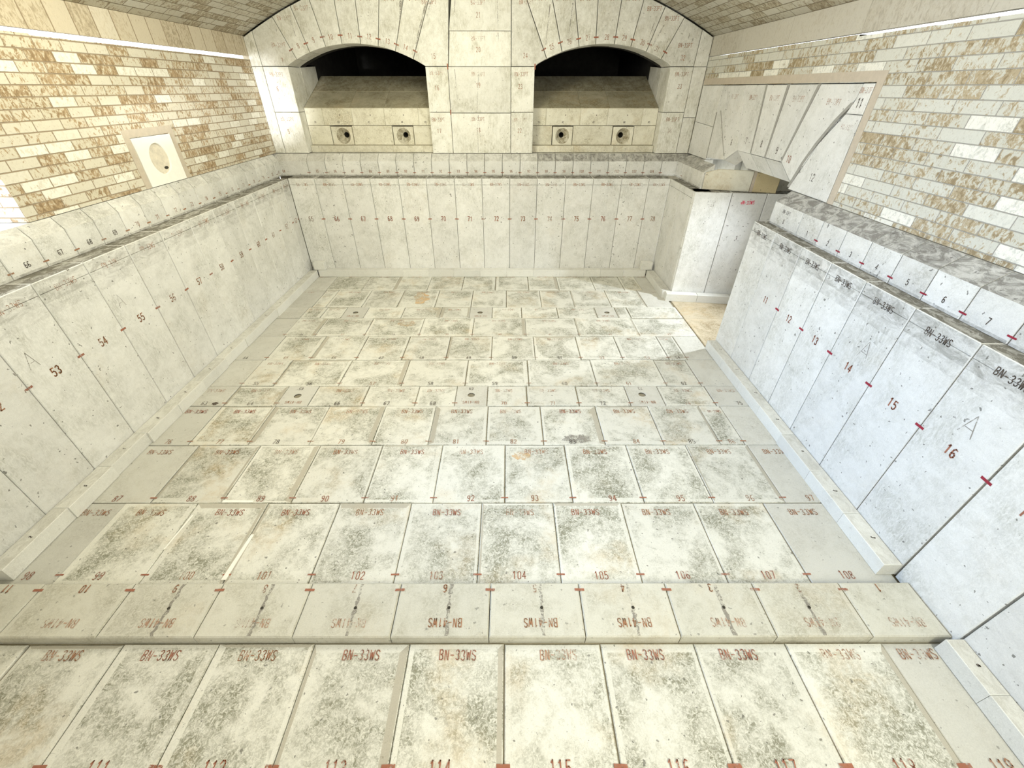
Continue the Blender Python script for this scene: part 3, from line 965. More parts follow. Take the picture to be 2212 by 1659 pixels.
LK = [1.235, 1.643, 1.99, 2.325, 2.67, 3.006, 3.38, 3.76, 4.132, 4.47, 4.81, 5.18, 5.55, 5.728]
for k in range(len(LK) - 1):
    ix = -2.705 + [0, .012, .0, .025, .03, .02, .0, .01, .0, .02, .02, .02, .02][k] * .6
    kerb((-2.798, LK[k]), (ix, LK[k + 1]), 'pale kerb block at the foot of the left wall, %s from the near end' % ORD[k], 'kerb blocks at the foot of the left wall',
         pen=random.choice(['3', '3', '2', '5']), sdir=Vector((.3, 1, 0)).normalized())
RK = [1.262, 1.598, 1.943, 2.31, 2.644, 3.0, 3.36, 3.725]
for k in range(len(RK) - 1):
    dx = 0 if k > 2 else -.008
    kerb((2.142, RK[k]), (2.05 + dx, RK[k + 1]), 'bluish kerb block at the near right wall foot, %s beyond the ledge' % ORD[k], 'kerb blocks at the foot of the near right wall',
         pen=random.choice(['3', '~', '2']), sdir=Vector((-.3, -1, 0)).normalized())
RK2 = [.20, .43, .668, .890]
for k in range(3):
    kerb((2.142, RK2[k]), (2.055, RK2[k + 1]), 'bluish kerb block on the near side of the ledge, %s from it' % ORD[2 - k], 'kerb blocks on the near side of the ledge',
         pen='~', sdir=Vector((-.3, -1, 0)).normalized())
BK = [-2.68, -2.254, -1.864, -1.485, -1.12, -.764, -.389, -.009, .368, .744, 1.087, 1.324, 1.647, 1.965]
for k in range(len(BK) - 1):
    kerb((BK[k], 5.73), (BK[k + 1], 5.828), 'pale kerb block at the foot of the far wall, %s from the left corner' % ORD[k], 'kerb blocks at the foot of the far wall', scribble=False, dirt_top_as_shade=.25)
for k, (a, b) in enumerate(((4.996, 5.33), (5.33, 5.728))):
    kerb((1.975, a), (2.082, b), ['pale kerb block below the short right return, outer end', 'pale kerb block below the short right return, far end'][k], 'kerb blocks below the short right return', pen='-')
# corner blocks stacked on the kerbs
for x0, x1, lab in ((-2.735, -2.58, 'small square block standing on the kerb in the far left corner'), (1.89, 2.045, 'small square block standing on the kerb in the far right corner')):
    mb = MB()
    prism(mb, (0, 5.735, 0), X_, Z_, [(x0, .0975), (x1, .0975), (x1, .205), (x0, .205)], .088, gap=.001, bev=.004, dirt=.3)
    tag(mb.build('corner_block', M_CURB), lab, 'corner block')
# kerbs under the angled return
KN = Vector((-RD.y, RD.x, 0)) * -1     # towards the camera
KN = Vector((RD.y, -RD.x, 0))
for k, (a, b) in enumerate(((-.075, .30), (.302, .69), (.692, 1.10), (1.102, 1.5))):
    mb = MB()
    o0 = RO + KN * .004 + Z_ * .096
    prism(mb, o0, RD, -KN, [(a, -.098), (b, -.098), (b, 0), (a, 0)], .094, gap=.0008, bev=.003, dirt=.2)  # tops carry painted shade like the other kerbs
    tag(mb.build('kerb_block', M_CURB), 'pale kerb block at the foot of the angled return wall, %s from its outer corner' % ORD[k], 'kerb block', 'kerb blocks at the foot of the angled return wall')

# ------------------------------------------------------------------ coping blocks (on top of the basin walls)


def coping(O, U, u0, u1, label, group, num=None, tickm=None, dirt=.4, matnum=P_BRN, depth=.30, slope=.10, zf=1.430, zs=1.508, code=None, mat=None, left_end=True):
    U = Vector(U).normalized()
    N = U.cross(Z_)
    O = Vector(O)
    f = lambda u, d, z: O + U * u - N * d + Z_ * z
    pr = [(0, 1.262), (0, zf), (slope, zs), (depth, zs), (depth, 1.262)]
    a, b = u0 + .0025, u1 - .0025
    mb = MB()
    # bevelled vertical arrises
    bv = .004
    for i in range(5):
        p, q = pr[i], pr[(i + 1) % 5]
        dd = (.12, dirt, .5, 0, 0)[i]
        if i == 0:
            # grubby foot of the front face
            mb.face([f(a + bv, 0, 1.262), f(b - bv, 0, 1.262), f(b - bv, 0, 1.276), f(a + bv, 0, 1.276)], dirt=.8)
            mb.face([f(a + bv, 0, 1.276), f(b - bv, 0, 1.276), f(b - bv, 0, zf), f(a + bv, 0, zf)], dirt=dd * .3)
            mb.face([f(a, bv, 1.262), f(a + bv, 0, 1.262), f(a + bv, 0, zf), f(a, bv, zf + .003)])
            mb.face([f(b - bv, 0, 1.262), f(b, bv, 1.262), f(b, bv, zf + .003), f(b - bv, 0, zf)])
        else:
            mb.face([f(a, p[0], p[1]), f(b, p[0], p[1]), f(b, q[0], q[1]), f(a, q[0], q[1])], dirt=dd)
    mb.face([f(a, bv, 1.262)] + [f(a, bv, zf + .003)] + [f(a, p[0], p[1]) for p in pr[2:]][0:] if True else None)
    mb.face([f(b, bv, 1.262)] + [f(b, bv, zf + .003)] + [f(b, p[0], p[1]) for p in pr[2:]])
    mb.face([f(a, bv, zf + .003), f(a + bv, 0, zf), f(b - bv, 0, zf), f(b, bv, zf + .003)], dirt=dirt * .5)
    o = mb.build('coping_block', mat or M_COPE, origin=f((u0 + u1) / 2, depth / 2, 1.262))
    tag(o, label, 'coping block', group)
    cu = (u0 + u1) / 2
    if num is not None:
        text(o, 'painted_number', str(num), f(cu, 0, 1.315), U, Z_, .032, matnum, sw=.14)
    if tickm:
        mark(o, f(u1, 0, 1.298), U, Z_, .042, .009, tickm)
    if code:
        text(o, 'stencilled_code', code, f(cu, 0, 1.385), U, Z_, .026, P_DARK, sw=.105)
    return o


# right coping: X=2.245, -Y direction
RT = [3.715, 3.31, 3.063, 2.818, 2.584, 2.345, 2.106, 1.868, 1.622, 1.385, 1.15, .915]
for k in range(len(RT) - 1):
    if k == 0:
        lab = 'dark grey coping block with faded stencil at the far end of the near right wall'
    elif k <= 8:
        lab = 'bluish coping block painted %d on top of the near right wall' % k
    else:
        lab = 'bluish coping block, %s past the one painted 8, on the near right wall' % ORD[k - 9]
    coping((2.245, 0, 0), -Y_, -RT[k], -RT[k + 1], lab, 'coping blocks on the near right wall', num=k if 0 < k <= 8 else (0 if k == 0 else None), tickm=P_MAG if 0 < k <= 8 else None,
           dirt=1.1, matnum=P_DARK, code='BN-33PT' if k == 0 else None)  # slope darkening is part dirt, part painted shade
# left coping: X=-2.95, +Y direction
n0 = 60
k = 0
y = 2.392 - 6 * .2335
while y < 6.0:
    yb = y + .2335
    if yb > 5.95:
        yb = 6.028
    num = 60 + k
    coping((-2.95, 0, 0), Y_, y, yb, 'cream coping block painted %d on top of the left basin wall' % num, 'coping blocks on the left wall', num=num, tickm=P_BRN if yb < 6.0 else None, dirt=.45, matnum=P_DARK if num < 70 else P_BRN, slope=.05 + .0)
    k += 1
    if yb == 6.028:
        break
    y = yb
# back coping: Y=6.031
for k in range(22):
    a = -2.592 + .2297 * (k - 1)
    b = a + .2297
    if k == 0:
        a = -3.24
    if k == 21:
        b = 2.46
    coping((0, 6.031, 0), X_, a, b, 'cream coping block painted %d on the far wall below the arches' % (84 + k), 'coping blocks on the far wall', num=84 + k, tickm=P_RED if k < 21 else None,
           dirt=.35 if k < 8 else (.55 if k < 14 else 1.0), matnum=P_BRN, depth=.50, zs=1.506)  # slopes get darker in steps towards the right
# stub coping X=2.199 and angled return copings
for k, (a, b) in enumerate(((6.02, 5.80), (5.80, 5.56), (5.56, 5.16))):
    coping((2.199, 0, 0), -Y_, -a, -b, ['cream coping block on the short right return, touching the far wall', 'cream coping block on the short right return, middle one of three',
           'cream coping block on the short right return, at the outer corner'][k], 'coping blocks on the short right return', num=None, tickm=P_BRN if k == 0 else None, dirt=.9, depth=.25 if k < 2 else .11, slope=.15 if k < 2 else .10)
CO, CD = Vector((2.21, 5.127, 0)), Vector((.696, -.235, 0)).normalized()
for k, (a, b, mt, lab, ztop) in enumerate(((0.0, .487, M_BURN, 'large smooth cream coping block on the angled return wall', 1.475),
                                           (.515, .755, M_YELLOW, 'yellow-brown rough coping block on the angled return wall beside the recess', 1.46))):
    mb = MB()
    prism(mb, CO, CD, Z_, [(a, 1.262), (b, 1.262), (b, ztop - (.05 if k else 0)), (a + .13, ztop), (a, ztop if k else 1.435)], .03, gap=.002, bev=.006, dirt=.05)
    o = mb.build('coping_block', mt)
    tag(o, lab, 'coping block')
    if k == 0:
        mb = MB()
        prism(mb, CO - Vector((CD.y, -CD.x, 0)) * .004, CD, Z_, [(.487, 1.262), (.517, 1.262), (.517, 1.49), (.487, 1.49)], .12, gap=.0, bev=.002)
        mb.build('mortar_joint', M_BAND, o)

# ------------------------------------------------------------------ far wall: piers, arches
YB = 6.13
Z1, Z2 = 1.51, 2.405
ARL = (-1.7705, 0.913, 1.697)
ARR = (1.124, 0.913, 1.697)


def arcz(A, x):
    return A[1] + math.sqrt(max(0, A[2] ** 2 - (x - A[0]) ** 2))


def crown_pts(xa, xb, n=4):
    return [(xa + (xb - xa) * k / n, zc(xa + (xb - xa) * k / n) - .010) for k in range(n + 1)]


def arch_block(pts, label, group, num=None, npos=None, nrot=0, code=None, cpos=None, name='arch_block', ticks=(), depth=.36, gap=.002, dirt=.12, cat='arch block', mat=None):
    mb = MB()
    prism(mb, (0, YB, 0), X_, Z_, pts, depth, gap=gap, bev=.004, dirt=dirt)
    cx = sum(p[0] for p in pts) / len(pts)
    o = mb.build(name, mat or M_ARCH, origin=(cx, YB + depth / 2, min(p[1] for p in pts)))
    tag(o, label, cat, group)
    c, s_ = math.cos(nrot), math.sin(nrot)
    if num is not None:
        text(o, 'painted_number', str(num), (npos[0], YB, npos[1]), Vector((c, 0, s_)), Vector((-s_, 0, c)), .045, P_BRN, sw=.105)
    if code:
        text(o, 'stencilled_code', code, (cpos[0], YB, cpos[1]), X_, Z_, .038, random.choice([P_BRN, P_FADE]), sw=.105)
    for tx, tz, tr in ticks:
        mark(o, (tx, YB, tz), Vector((math.cos(tr), 0, math.sin(tr))), Vector((-math.sin(tr), 0, math.cos(tr))), .055, .014, P_RED)
    return o


# piers: (x0,x1,z0,z1,num,label)
for x0, x1, z0, z1, num, np_, cp, lab in (
    (-3.0, -2.872, Z1, Z2, None, None, None, 'narrow bright pier strip at the far left, below the arch springing'),
    (-2.872, -2.572, Z1, 1.955, 5, (-2.76, 1.75), (-2.74, 1.885), 'white pier block painted 5, lower left of the left arch opening'),
    (-2.872, -2.572, 1.955, Z2, 6, (-2.76, 2.19), (-2.73, 2.33), 'white pier block painted 6, upper left of the left arch opening'),
    (-.965, -.70, Z1, 1.955, 17, (-.86, 1.758), (-.86, 1.88), 'cream pier block painted 17, lower right of the left arch opening'),
    (-.965, -.70, 1.955, Z2, 16, (-.845, 2.20), (-.84, 2.345), 'cream pier block painted 16, upper right of the left arch opening'),
    (-.70, .044, Z1, 1.948, 18, (-.365, 1.768), (-.363, 1.886), 'wide cream block painted 18 at the base of the centre pier'),
    (-.70, .044, 1.948, Z2, 19, (-.348, 2.228), (-.344, 2.335), 'wide cream block painted 19 in the centre pier, at springing height'),
    (.044, .325, Z1, 1.955, 22, (.155, 1.762), (.162, 1.877), 'cream pier block painted 22, lower left of the right arch opening'),
    (.044, .325, 1.955, Z2, 23, (.156, 2.215), (.165, 2.335), 'cream pier block painted 23, upper left of the right arch opening'),
    (1.918, 2.190, Z1, 1.955, 34, (2.049, 1.76), (2.06, 1.883), 'cream pier block painted 34, lower right of the right arch opening'),
    (1.918, 2.190, 1.955, Z2, 33, (2.068, 2.216), (2.067, 2.336), 'cream pier block painted 33, upper right of the right arch opening'),
    (2.190, 2.345, Z1, 1.90, None, None, None, 'narrow pier strip at the far right, lower piece'),
    (2.190, 2.345, 1.90, Z2, None, None, None, 'narrow pier strip at the far right, upper piece'),
):
    o = arch_block([(x0, z0), (x1, z0), (x1, z1), (x0, z1)], lab, 'pier blocks between the arches', num, np_, 0, 'BN-33PT' if cp else None, cp, 'pier_block', cat='pier block', gap=.0028,
                   ticks=[(x1, z1 - .0, math.pi / 2)] if num in (17, 16, 23) else ())
    if num in (18, 19):
        mb = MB()
        mb.face([(-.378, YB - .0008, z0 + .01), (-.374, YB - .0008, z0 + .01), (-.372 + .04 * (num == 19), YB - .0008, z1 - .01), (-.376 + .04 * (num == 19), YB - .0008, z1 - .01)])
        mb.build('pencil_line', P_PENCIL, o, merge=False, recalc=False)
for z0, z1, num, np_, cp, lab in ((Z2, 2.725, 20, (-.335, 2.561), (-.331, 2.66), 'wide cream block painted 20 above the centre pier'),
                                  (2.725, 3.02, 21, (-.322, 2.862), (-.322, 2.965), 'wide cream block painted 21 above the centre pier, under the crown')):
    arch_block([(-.69 if z0 == Z2 else -.66, z0), (.044, z0), (.044, z1), (-.655 if z0 == Z2 else -.61, z1)], lab, 'centre pier blocks', num, np_, 0, 'BN-33PT', cp, 'pier_block', cat='pier block')
arch_block([(-.61, 3.02), (.044, 3.02)] + crown_pts(-.61, .044)[::-1], 'topmost wide cream block above the centre pier', 'centre pier blocks', name='pier_block', cat='pier block')
# edge strips above springing
arch_block([(-3.0, Z2), (-2.872, Z2), (-2.885, zc(-2.885) - .010), (-3.0, zc(-3.0) - .010)], 'narrow bright strip above the far left pier, under the crown', 'edge strips')
arch_block([(2.190, Z2), (2.345, Z2), (2.345, zc(2.345) - .010), (2.205, zc(2.205) - .010)], 'narrow strip above the far right pier, under the crown', 'edge strips')

# voussoir joints: point + slope dx/dz
JL = [(-2.488, 2.557, -.44), (-2.303, 2.615, -.27), (-2.101, 2.672, -.20), (-1.894, 2.687, .0), (-1.675, 2.675, .04), (-1.47, 2.655, .20), (-1.27, 2.607, .35), (-1.063, 2.546, .46)]
JR = [(.42, 2.562, -.48), (.607, 2.624, -.31), (.812, 2.658, -.21), (1.010, 2.671, -.05), (1.232, 2.673, .07), (1.431, 2.650, .19), (1.629, 2.608, .35), (1.823, 2.539, .50)]
NUML = {7: None, 8: (-2.397, 2.593), 9: (-2.207, 2.646), 10: (-2.006, 2.671), 11: (-1.783, 2.683), 12: (-1.57, 2.675), 13: (-1.366, 2.635), 14: (-1.168, 2.581), 15: (-.858, 2.502)}
NUMR = {24: (.21, 2.507), 25: (.511, 2.587), 26: (.709, 2.632), 27: (.917, 2.669), 28: (1.132, 2.673), 29: (1.333, 2.665), 30: (1.546, 2.624), 31: (1.723, 2.567), 32: (2.041, 2.487)}


def joint_hit(j, fz):
    x, z, s_ = j
    lo, hi = -1.2, 1.2
    g = lambda t: (z + t) - fz(x + s_ * t)
    for _ in range(50):
        m = (lo + hi) / 2
        if g(m) < 0:
            lo = m
        else:
            hi = m
    t = (lo + hi) / 2
    return (x + s_ * t, z + t)


for A, J, NM, xs0, xs1, xl, xr, side, first in ((ARL, JL, NUML, -2.575, -.962, -2.885, -.69, 'left', 7), (ARR, JR, NUMR, .333, 1.915, .044, 2.205, 'right', 24)):
    nb = len(J) + 1
    for k in range(nb):
        num = first + k
        pts = []
        if k == 0:
            lo = (xl if side == 'right' else -2.872, Z2)
            iL = (xs0, Z2)
            pts.append(lo)
            pts.append(iL)
            ia = iL
            topL = (xl, zc(xl) - .010)
        else:
            ia = joint_hit(J[k - 1], lambda x: arcz(A, x))
            topL = joint_hit(J[k - 1], lambda x: zc(x) - .010)
            pts.append(ia)
        if k == nb - 1:
            ib = (xs1, Z2)
            topR = (-.612 if side == 'left' else 2.205, zc(-.612 if side == 'left' else 2.205) - .010)
        else:
            ib = joint_hit(J[k], lambda x: arcz(A, x))
            topR = joint_hit(J[k], lambda x: zc(x) - .010)
        n_ = 5
        for q in range(1, n_ + 1):
            x = ia[0] + (ib[0] - ia[0]) * q / n_
            pts.append((x, arcz(A, x) if 0 < q < n_ else ib[1]))
        if k == nb - 1:
            pts.append((-.69 if side == 'left' else 2.190, Z2))
        cp_ = crown_pts(topR[0], topL[0], 3)
        pts += cp_
        npos = NM.get(num) or ((-2.62, 2.46) if num == 7 else None)
        rot = 0
        if 0 < k < nb - 1:
            rot = -math.atan((J[k - 1][2] + J[k][2]) / 2)
        ticks = [(J[k][0], J[k][1], -math.atan(J[k][2]))] if k < nb - 1 else []
        czz = 3.0
        for _ in range(4):
            cpx = npos[0] + (.0 if k in (0, nb - 1) else math.tan(-rot) * (czz - npos[1]))
            czz = min(3.0, zc(cpx + (.07 if cpx > XC else -.07)) - .05)
        edge = k in (0, nb - 1)
        arch_block(pts, ('cream arch block painted %d over the %s arch opening' % (num, side)) if not edge else 'large cream springer block painted %d beside the %s arch' % (num, side),
                   'arch blocks of the %s arch' % side, num, npos, rot, 'BN-33PT', (cpx, czz - (.03 if edge else 0)) if num not in (7, 32) else (cpx, 2.60), ticks=ticks,
        gap=.003 if k % 2 else .0045, dirt=.3)

# dark drips and open seams on the arch face


def drip(key, pts, wd, mat=P_PENCIL):
    for o in bpy.data.objects:
        if o.name.startswith(('arch_block', 'pier_block')) and ('painted %d ' % key) in o['label']:
            mb = MB()
            rr = random.Random(key)
            L = []
            for (a, b) in zip(pts, pts[1:]):
                for q in range(8):
                    t = q / 8
                    L.append((a[0] + (b[0] - a[0]) * t, a[1] + (b[1] - a[1]) * t))
            L.append(pts[-1])
            n = len(L)
            W2 = [wd * (1 - .75 * k / n) * rr.uniform(.5, 1.2) for k in range(n)]
            for k in range(n - 1):
                (x0, z0), (x1, z1) = L[k], L[k + 1]
                mb.face([(x0 - W2[k] / 2, YB - .001, z0), (x1 - W2[k + 1] / 2, YB - .001, z1), (x1 + W2[k + 1] / 2, YB - .001, z1), (x0 + W2[k] / 2, YB - .001, z0)])
            mb.build('drip_stain', mat, o, recalc=False)
            return


drip(13, [(-1.165, 2.98), (-1.19, 2.84), (-1.235, 2.70)], .030)
drip(14, [(-.885, 2.97), (-1.0, 2.72), (-1.062, 2.57)], .022)
drip(15, [(-.835, 2.97), (-.89, 2.85)], .020)
drip(21, [(-.11, 2.99), (-.105, 2.75)], .010)
drip(20, [(-.105, 2.71), (-.10, 2.62)], .008)
drip(21, [(-.57, 2.99), (-.60, 2.76)], .008)
drip(19, [(-.62, 2.38), (-.60, 2.0)], .006)
drip(18, [(-.36, 1.93), (-.34, 1.64)], .007)
drip(25, [(.47, 2.95), (.44, 2.60)], .010)
drip(26, [(.72, 2.96), (.70, 2.72)], .016)
drip(30, [(1.66, 2.85), (1.60, 2.62)], .014)
drip(31, [(1.76, 2.78), (1.67, 2.60)], .020)
drip(8, [(-2.42, 2.82), (-2.40, 2.68)], .012)
drip(33, [(2.155, 2.38), (2.15, 1.98)], .014)
drip(34, [(2.15, 1.93), (2.13, 1.6)], .016)

# port interiors
for side, xa, xb, A in (('left', -2.572, -.965, ARL), ('right', .325, 1.918, ARR)):
    bj = {'left': [-2.292, -2.008, -1.493, -1.216], 'right': [.581, .853, 1.364, 1.644]}[side]
    cones = {'left': [(-2.136, -2.103), (-1.353, -1.330)], 'right': [(.717, .705), (1.511, 1.482)]}[side]
    YF = 6.30
    # sill
    mid = (xa + xb) / 2
    cuts = [xa, mid - .25, mid + .27, xb]
    for k in range(3):
        mb = MB()
        prism(mb, (0, 6.235, 0), X_, Z_, [(cuts[k], 1.5075), (cuts[k + 1], 1.5075), (cuts[k + 1], 1.586), (cuts[k], 1.586)], .22, gap=.001, bev=.004, dirt=.25)
        tag(mb.build('sill_block', M_BURN), '%s sill block at the foot of the burner wall in the %s port' % (['left-hand', 'middle', 'right-hand'][k], side), 'sill block', 'sill blocks in the ports')
    # lower row plain blocks
    xs = [(xa, bj[0]), (bj[1], bj[2]), (bj[3], xb)]
    for k, (a, b) in enumerate(xs):
        mb = MB()
        prism(mb, (0, YF, 0), X_, Z_, [(a, 1.588), (b, 1.588), (b, 1.804), (a, 1.804)], .3, gap=.001, bev=.003, dirt=.15)
        tag(mb.build('burner_wall_block', M_BURN), 'yellowish lower burner wall block %s, %s port' % (['left of both burner holes', 'between the two burner holes', 'right of both burner holes'][k], side), 'burner wall block', 'lower burner wall blocks')
    # burner blocks with flared mouth
    for k, (a, b) in enumerate(((bj[0], bj[1]), (bj[2], bj[3]))):
        a += .010
        b -= .007
        cx, ix = cones[k]
        cz_, iz = 1.690, 1.709
        mb = MB()
        z0, z1 = 1.590, 1.794
        NS = 40
        R0, R1, D1 = .090, .032, .07
        dx = ix - cx
        circ, rect, inn, deep = [], [], [], []
        for q in range(NS):
            an = 2 * math.pi * (q + .5) / NS
            c, s_ = math.cos(an), math.sin(an)
            circ.append((cx + R0 * c, YF, cz_ + R0 * s_))
            tx = ((b - cx) / c) if c > 0 else ((a - cx) / c)
            tz = ((z1 - cz_) / s_) if s_ > 0 else ((z0 - cz_) / s_)
            t = min(tx, tz)
            rect.append((cx + t * c, YF, cz_ + t * s_))
            inn.append((ix - dx * .4 + R1 * c, YF + D1, iz - .012 + R1 * s_))
            deep.append((ix + R1 * c, YF + .30, iz + R1 * s_))
        cn = [(a, YF, z0), (b, YF, z0), (b, YF, z1), (a, YF, z1)]
        for q in range(NS):
            j = (q + 1) % NS
            p0, p1 = rect[q], rect[j]
            ex = [c for c in cn if abs(p0[0] - p1[0]) > 1e-6 and abs(p0[2] - p1[2]) > 1e-6 and (abs(c[0] - p0[0]) < 1e-6 or abs(c[2] - p0[2]) < 1e-6) and (abs(c[0] - p1[0]) < 1e-6 or abs(c[2] - p1[2]) < 1e-6)]
            mb.face([circ[q], p0] + ex[:1] + [p1, circ[j]])
            mb.face([circ[q], circ[j], inn[j], inn[q]], smooth=True, dirt=.95)  # flare painted darker to deepen its shading
        for (p, q) in zip(cn, cn[1:] + cn[:1]):
            mb.face([p, q, (q[0], YF + .3, q[2]), (p[0], YF + .3, p[2])][::-1])
        o = mb.build('burner_block', M_BURN, origin=(cx, YF + .15, z0))
        tag(o, 'square burner block with a flared round hole, %s one in the %s port' % (['left', 'right'][k], side), 'burner block', 'burner blocks in the ports')
        mb = MB()
        for q in range(NS):
            j = (q + 1) % NS
            mb.face([inn[q], inn[j], deep[j], deep[q]], smooth=True)
        if not (side == 'left' and k == 0):
            mb.face(deep)
        mb.build('burner_bore', M_HOLE, o)
    # upper row
    uj = {'left': [xa, -2.353, -1.982, -1.569, -1.135, xb], 'right': [xa, .495, .934, 1.282, 1.725, xb]}[side]
    for k in range(5):
        mb = MB()
        prism(mb, (0, YF, 0), X_, Z_, [(uj[k], 1.806), (uj[k + 1], 1.806), (uj[k + 1], 1.993), (uj[k], 1.993)], .3, gap=.001, bev=.004, dirt=.08)
        o = mb.build('burner_wall_block', M_BURN)
        tag(o, 'cream block above the burner holes, %s from the left, %s port' % (ORD[k], side), 'burner wall block', 'upper burner wall blocks')
        text(o, 'small_stencil', 'A%d' % (k + 1), ((uj[k] + uj[k + 1]) / 2, YF, 1.845), X_, Z_, .022, P_DARK, sw=.16)
        if k in (1, 2, 3):
            text(o, 'small_stencil', '~', ((uj[k] + uj[k + 1]) / 2 + .03, YF, 1.92), X_, Z_, .02, P_DARK, sw=.16)
    # inclined slabs
    sl0, slm, sl1 = (YF, 1.996), (6.72, 2.165), (7.13, 2.335)
    sj = {'left': [xa, -2.0, -1.56, xb], 'right': [xa, .93, 1.30, xb]}[side]
    for r_, (p, q) in enumerate(((sl0, slm), (slm, sl1))):
        dirv = Vector((0, q[0] - p[0], q[1] - p[1]))
        L = dirv.length
        dirv.normalize()
        for k in range(3):
            mb = MB()
            prism(mb, (0, p[0], p[1]), X_, dirv, [(sj[k], 0), (sj[k + 1], 0), (sj[k + 1], L), (sj[k], L)], .10, gap=.001, bev=.003, dirt=.25 + .35 * r_)  # upper slab row darker than the lower
            tag(mb.build('slope_slab', M_SLOPE), 'dark inclined port slab, %s one of the %s row in the %s port' % (['left', 'middle', 'right'][k], ['lower', 'upper'][r_], side), 'port slab', 'inclined port slabs')
    # lining of the port neck: side walls, soffit, flat floor, end
    mb = MB()
    yend = 9.0
    for x, sgn in ((xa, -1), (xb, 1)):
        a, b = sorted((x, x + sgn * .2))
        mb.box((a, YB + .362, 1.40), (b, 7.0, 2.44))
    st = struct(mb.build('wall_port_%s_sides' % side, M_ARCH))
    mb = MB()
    for x, sgn in ((xa, -1), (xb, 1)):
        a, b = sorted((x, x + sgn * .2))
        mb.box((a, 7.0, 1.40), (b, yend, 3.4))
    mb.box((xa, yend, 1.6), (xb, yend + .2, 3.4))
    mb.box((xa, 7.13, 2.20), (xb, yend, 2.33))
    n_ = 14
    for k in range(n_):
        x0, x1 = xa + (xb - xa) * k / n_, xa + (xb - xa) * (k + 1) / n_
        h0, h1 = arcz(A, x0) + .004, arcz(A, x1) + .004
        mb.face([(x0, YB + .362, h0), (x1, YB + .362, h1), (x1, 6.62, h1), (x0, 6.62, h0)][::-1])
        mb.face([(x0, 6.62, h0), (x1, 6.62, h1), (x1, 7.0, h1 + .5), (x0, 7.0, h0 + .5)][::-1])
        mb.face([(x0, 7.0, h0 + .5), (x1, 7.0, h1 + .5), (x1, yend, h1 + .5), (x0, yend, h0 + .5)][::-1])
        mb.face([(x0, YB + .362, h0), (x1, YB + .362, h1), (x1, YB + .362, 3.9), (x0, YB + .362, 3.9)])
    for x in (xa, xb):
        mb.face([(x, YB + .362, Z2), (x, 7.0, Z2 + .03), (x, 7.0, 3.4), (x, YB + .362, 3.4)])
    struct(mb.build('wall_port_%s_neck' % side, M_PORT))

# ------------------------------------------------------------------ niche block in the left brick wall
mb = MB()
O = Vector((-2.996, 0, 0))
NS = 40
cy, cz_, R0 = 4.058, 1.702, .118
y0, y1, z0, z1 = 3.826, 4.288, 1.514, 1.870
circ, rect = [], []
for q in range(NS):
    an = 2 * math.pi * (q + .5) / NS
    c, s_ = math.cos(an), math.sin(an)
    circ.append((cy + R0 * c, cz_ + R0 * s_))
    tx = ((y1 - cy) / c) if c > 0 else ((y0 - cy) / c)
    tz = ((z1 - cz_) / s_) if s_ > 0 else ((z0 - cz_) / s_)
    t = min(tx, tz)
    rect.append((cy + t * c, cz_ + t * s_))
cn = [(y0, z0), (y1, z0), (y1, z1), (y0, z1)]
for q in range(NS):
    j = (q + 1) % NS
    p0, p1 = rect[q], rect[j]
    ex = [c for c in cn if abs(p0[0] - p1[0]) > 1e-6 and abs(p0[1] - p1[1]) > 1e-6 and (abs(c[0] - p0[0]) < 1e-6 or abs(c[1] - p0[1]) < 1e-6) and (abs(c[0] - p1[0]) < 1e-6 or abs(c[1] - p1[1]) < 1e-6)]
    mb.face([(-2.994, p[0], p[1]) for p in [circ[q], p0] + ex[:1] + [p1, circ[j]]])
    mb.face([(-2.994, *circ[q]), (-2.994, *circ[j]), (-3.02, *circ[j]), (-3.02, *circ[q])], smooth=True)
for (p, q) in zip(cn, cn[1:] + cn[:1]):
    mb.face([(-2.994, *p), (-2.994, *q), (-3.24, *q), (-3.24, *p)][::-1])
mb.face([(-3.24, *p) for p in cn][::-1])
o = mb.build('niche_block', M_WHITE, origin=(-3.1, cy, z0))
tag(o, 'white square block with a mortar-filled round hole, set in the left brick wall', 'peephole block')
mb = MB()
mb.face([(-3.012, cy + (R0 + .001) * math.cos(2 * math.pi * q / 32), cz_ + (R0 + .001) * math.sin(2 * math.pi * q / 32)) for q in range(32)])
mb.build('mortar_plug', plain('plug mortar', (0.72, 0.66, 0.55), .95, .14, 30), o)
mb = MB()
mb.face([(-3.009, cy + .045 + .026 * math.cos(2 * math.pi * q / 12), cz_ - .075 + .012 * math.sin(2 * math.pi * q / 12)) for q in range(12)])
mb.build('dark_chip', M_HOLE, o)

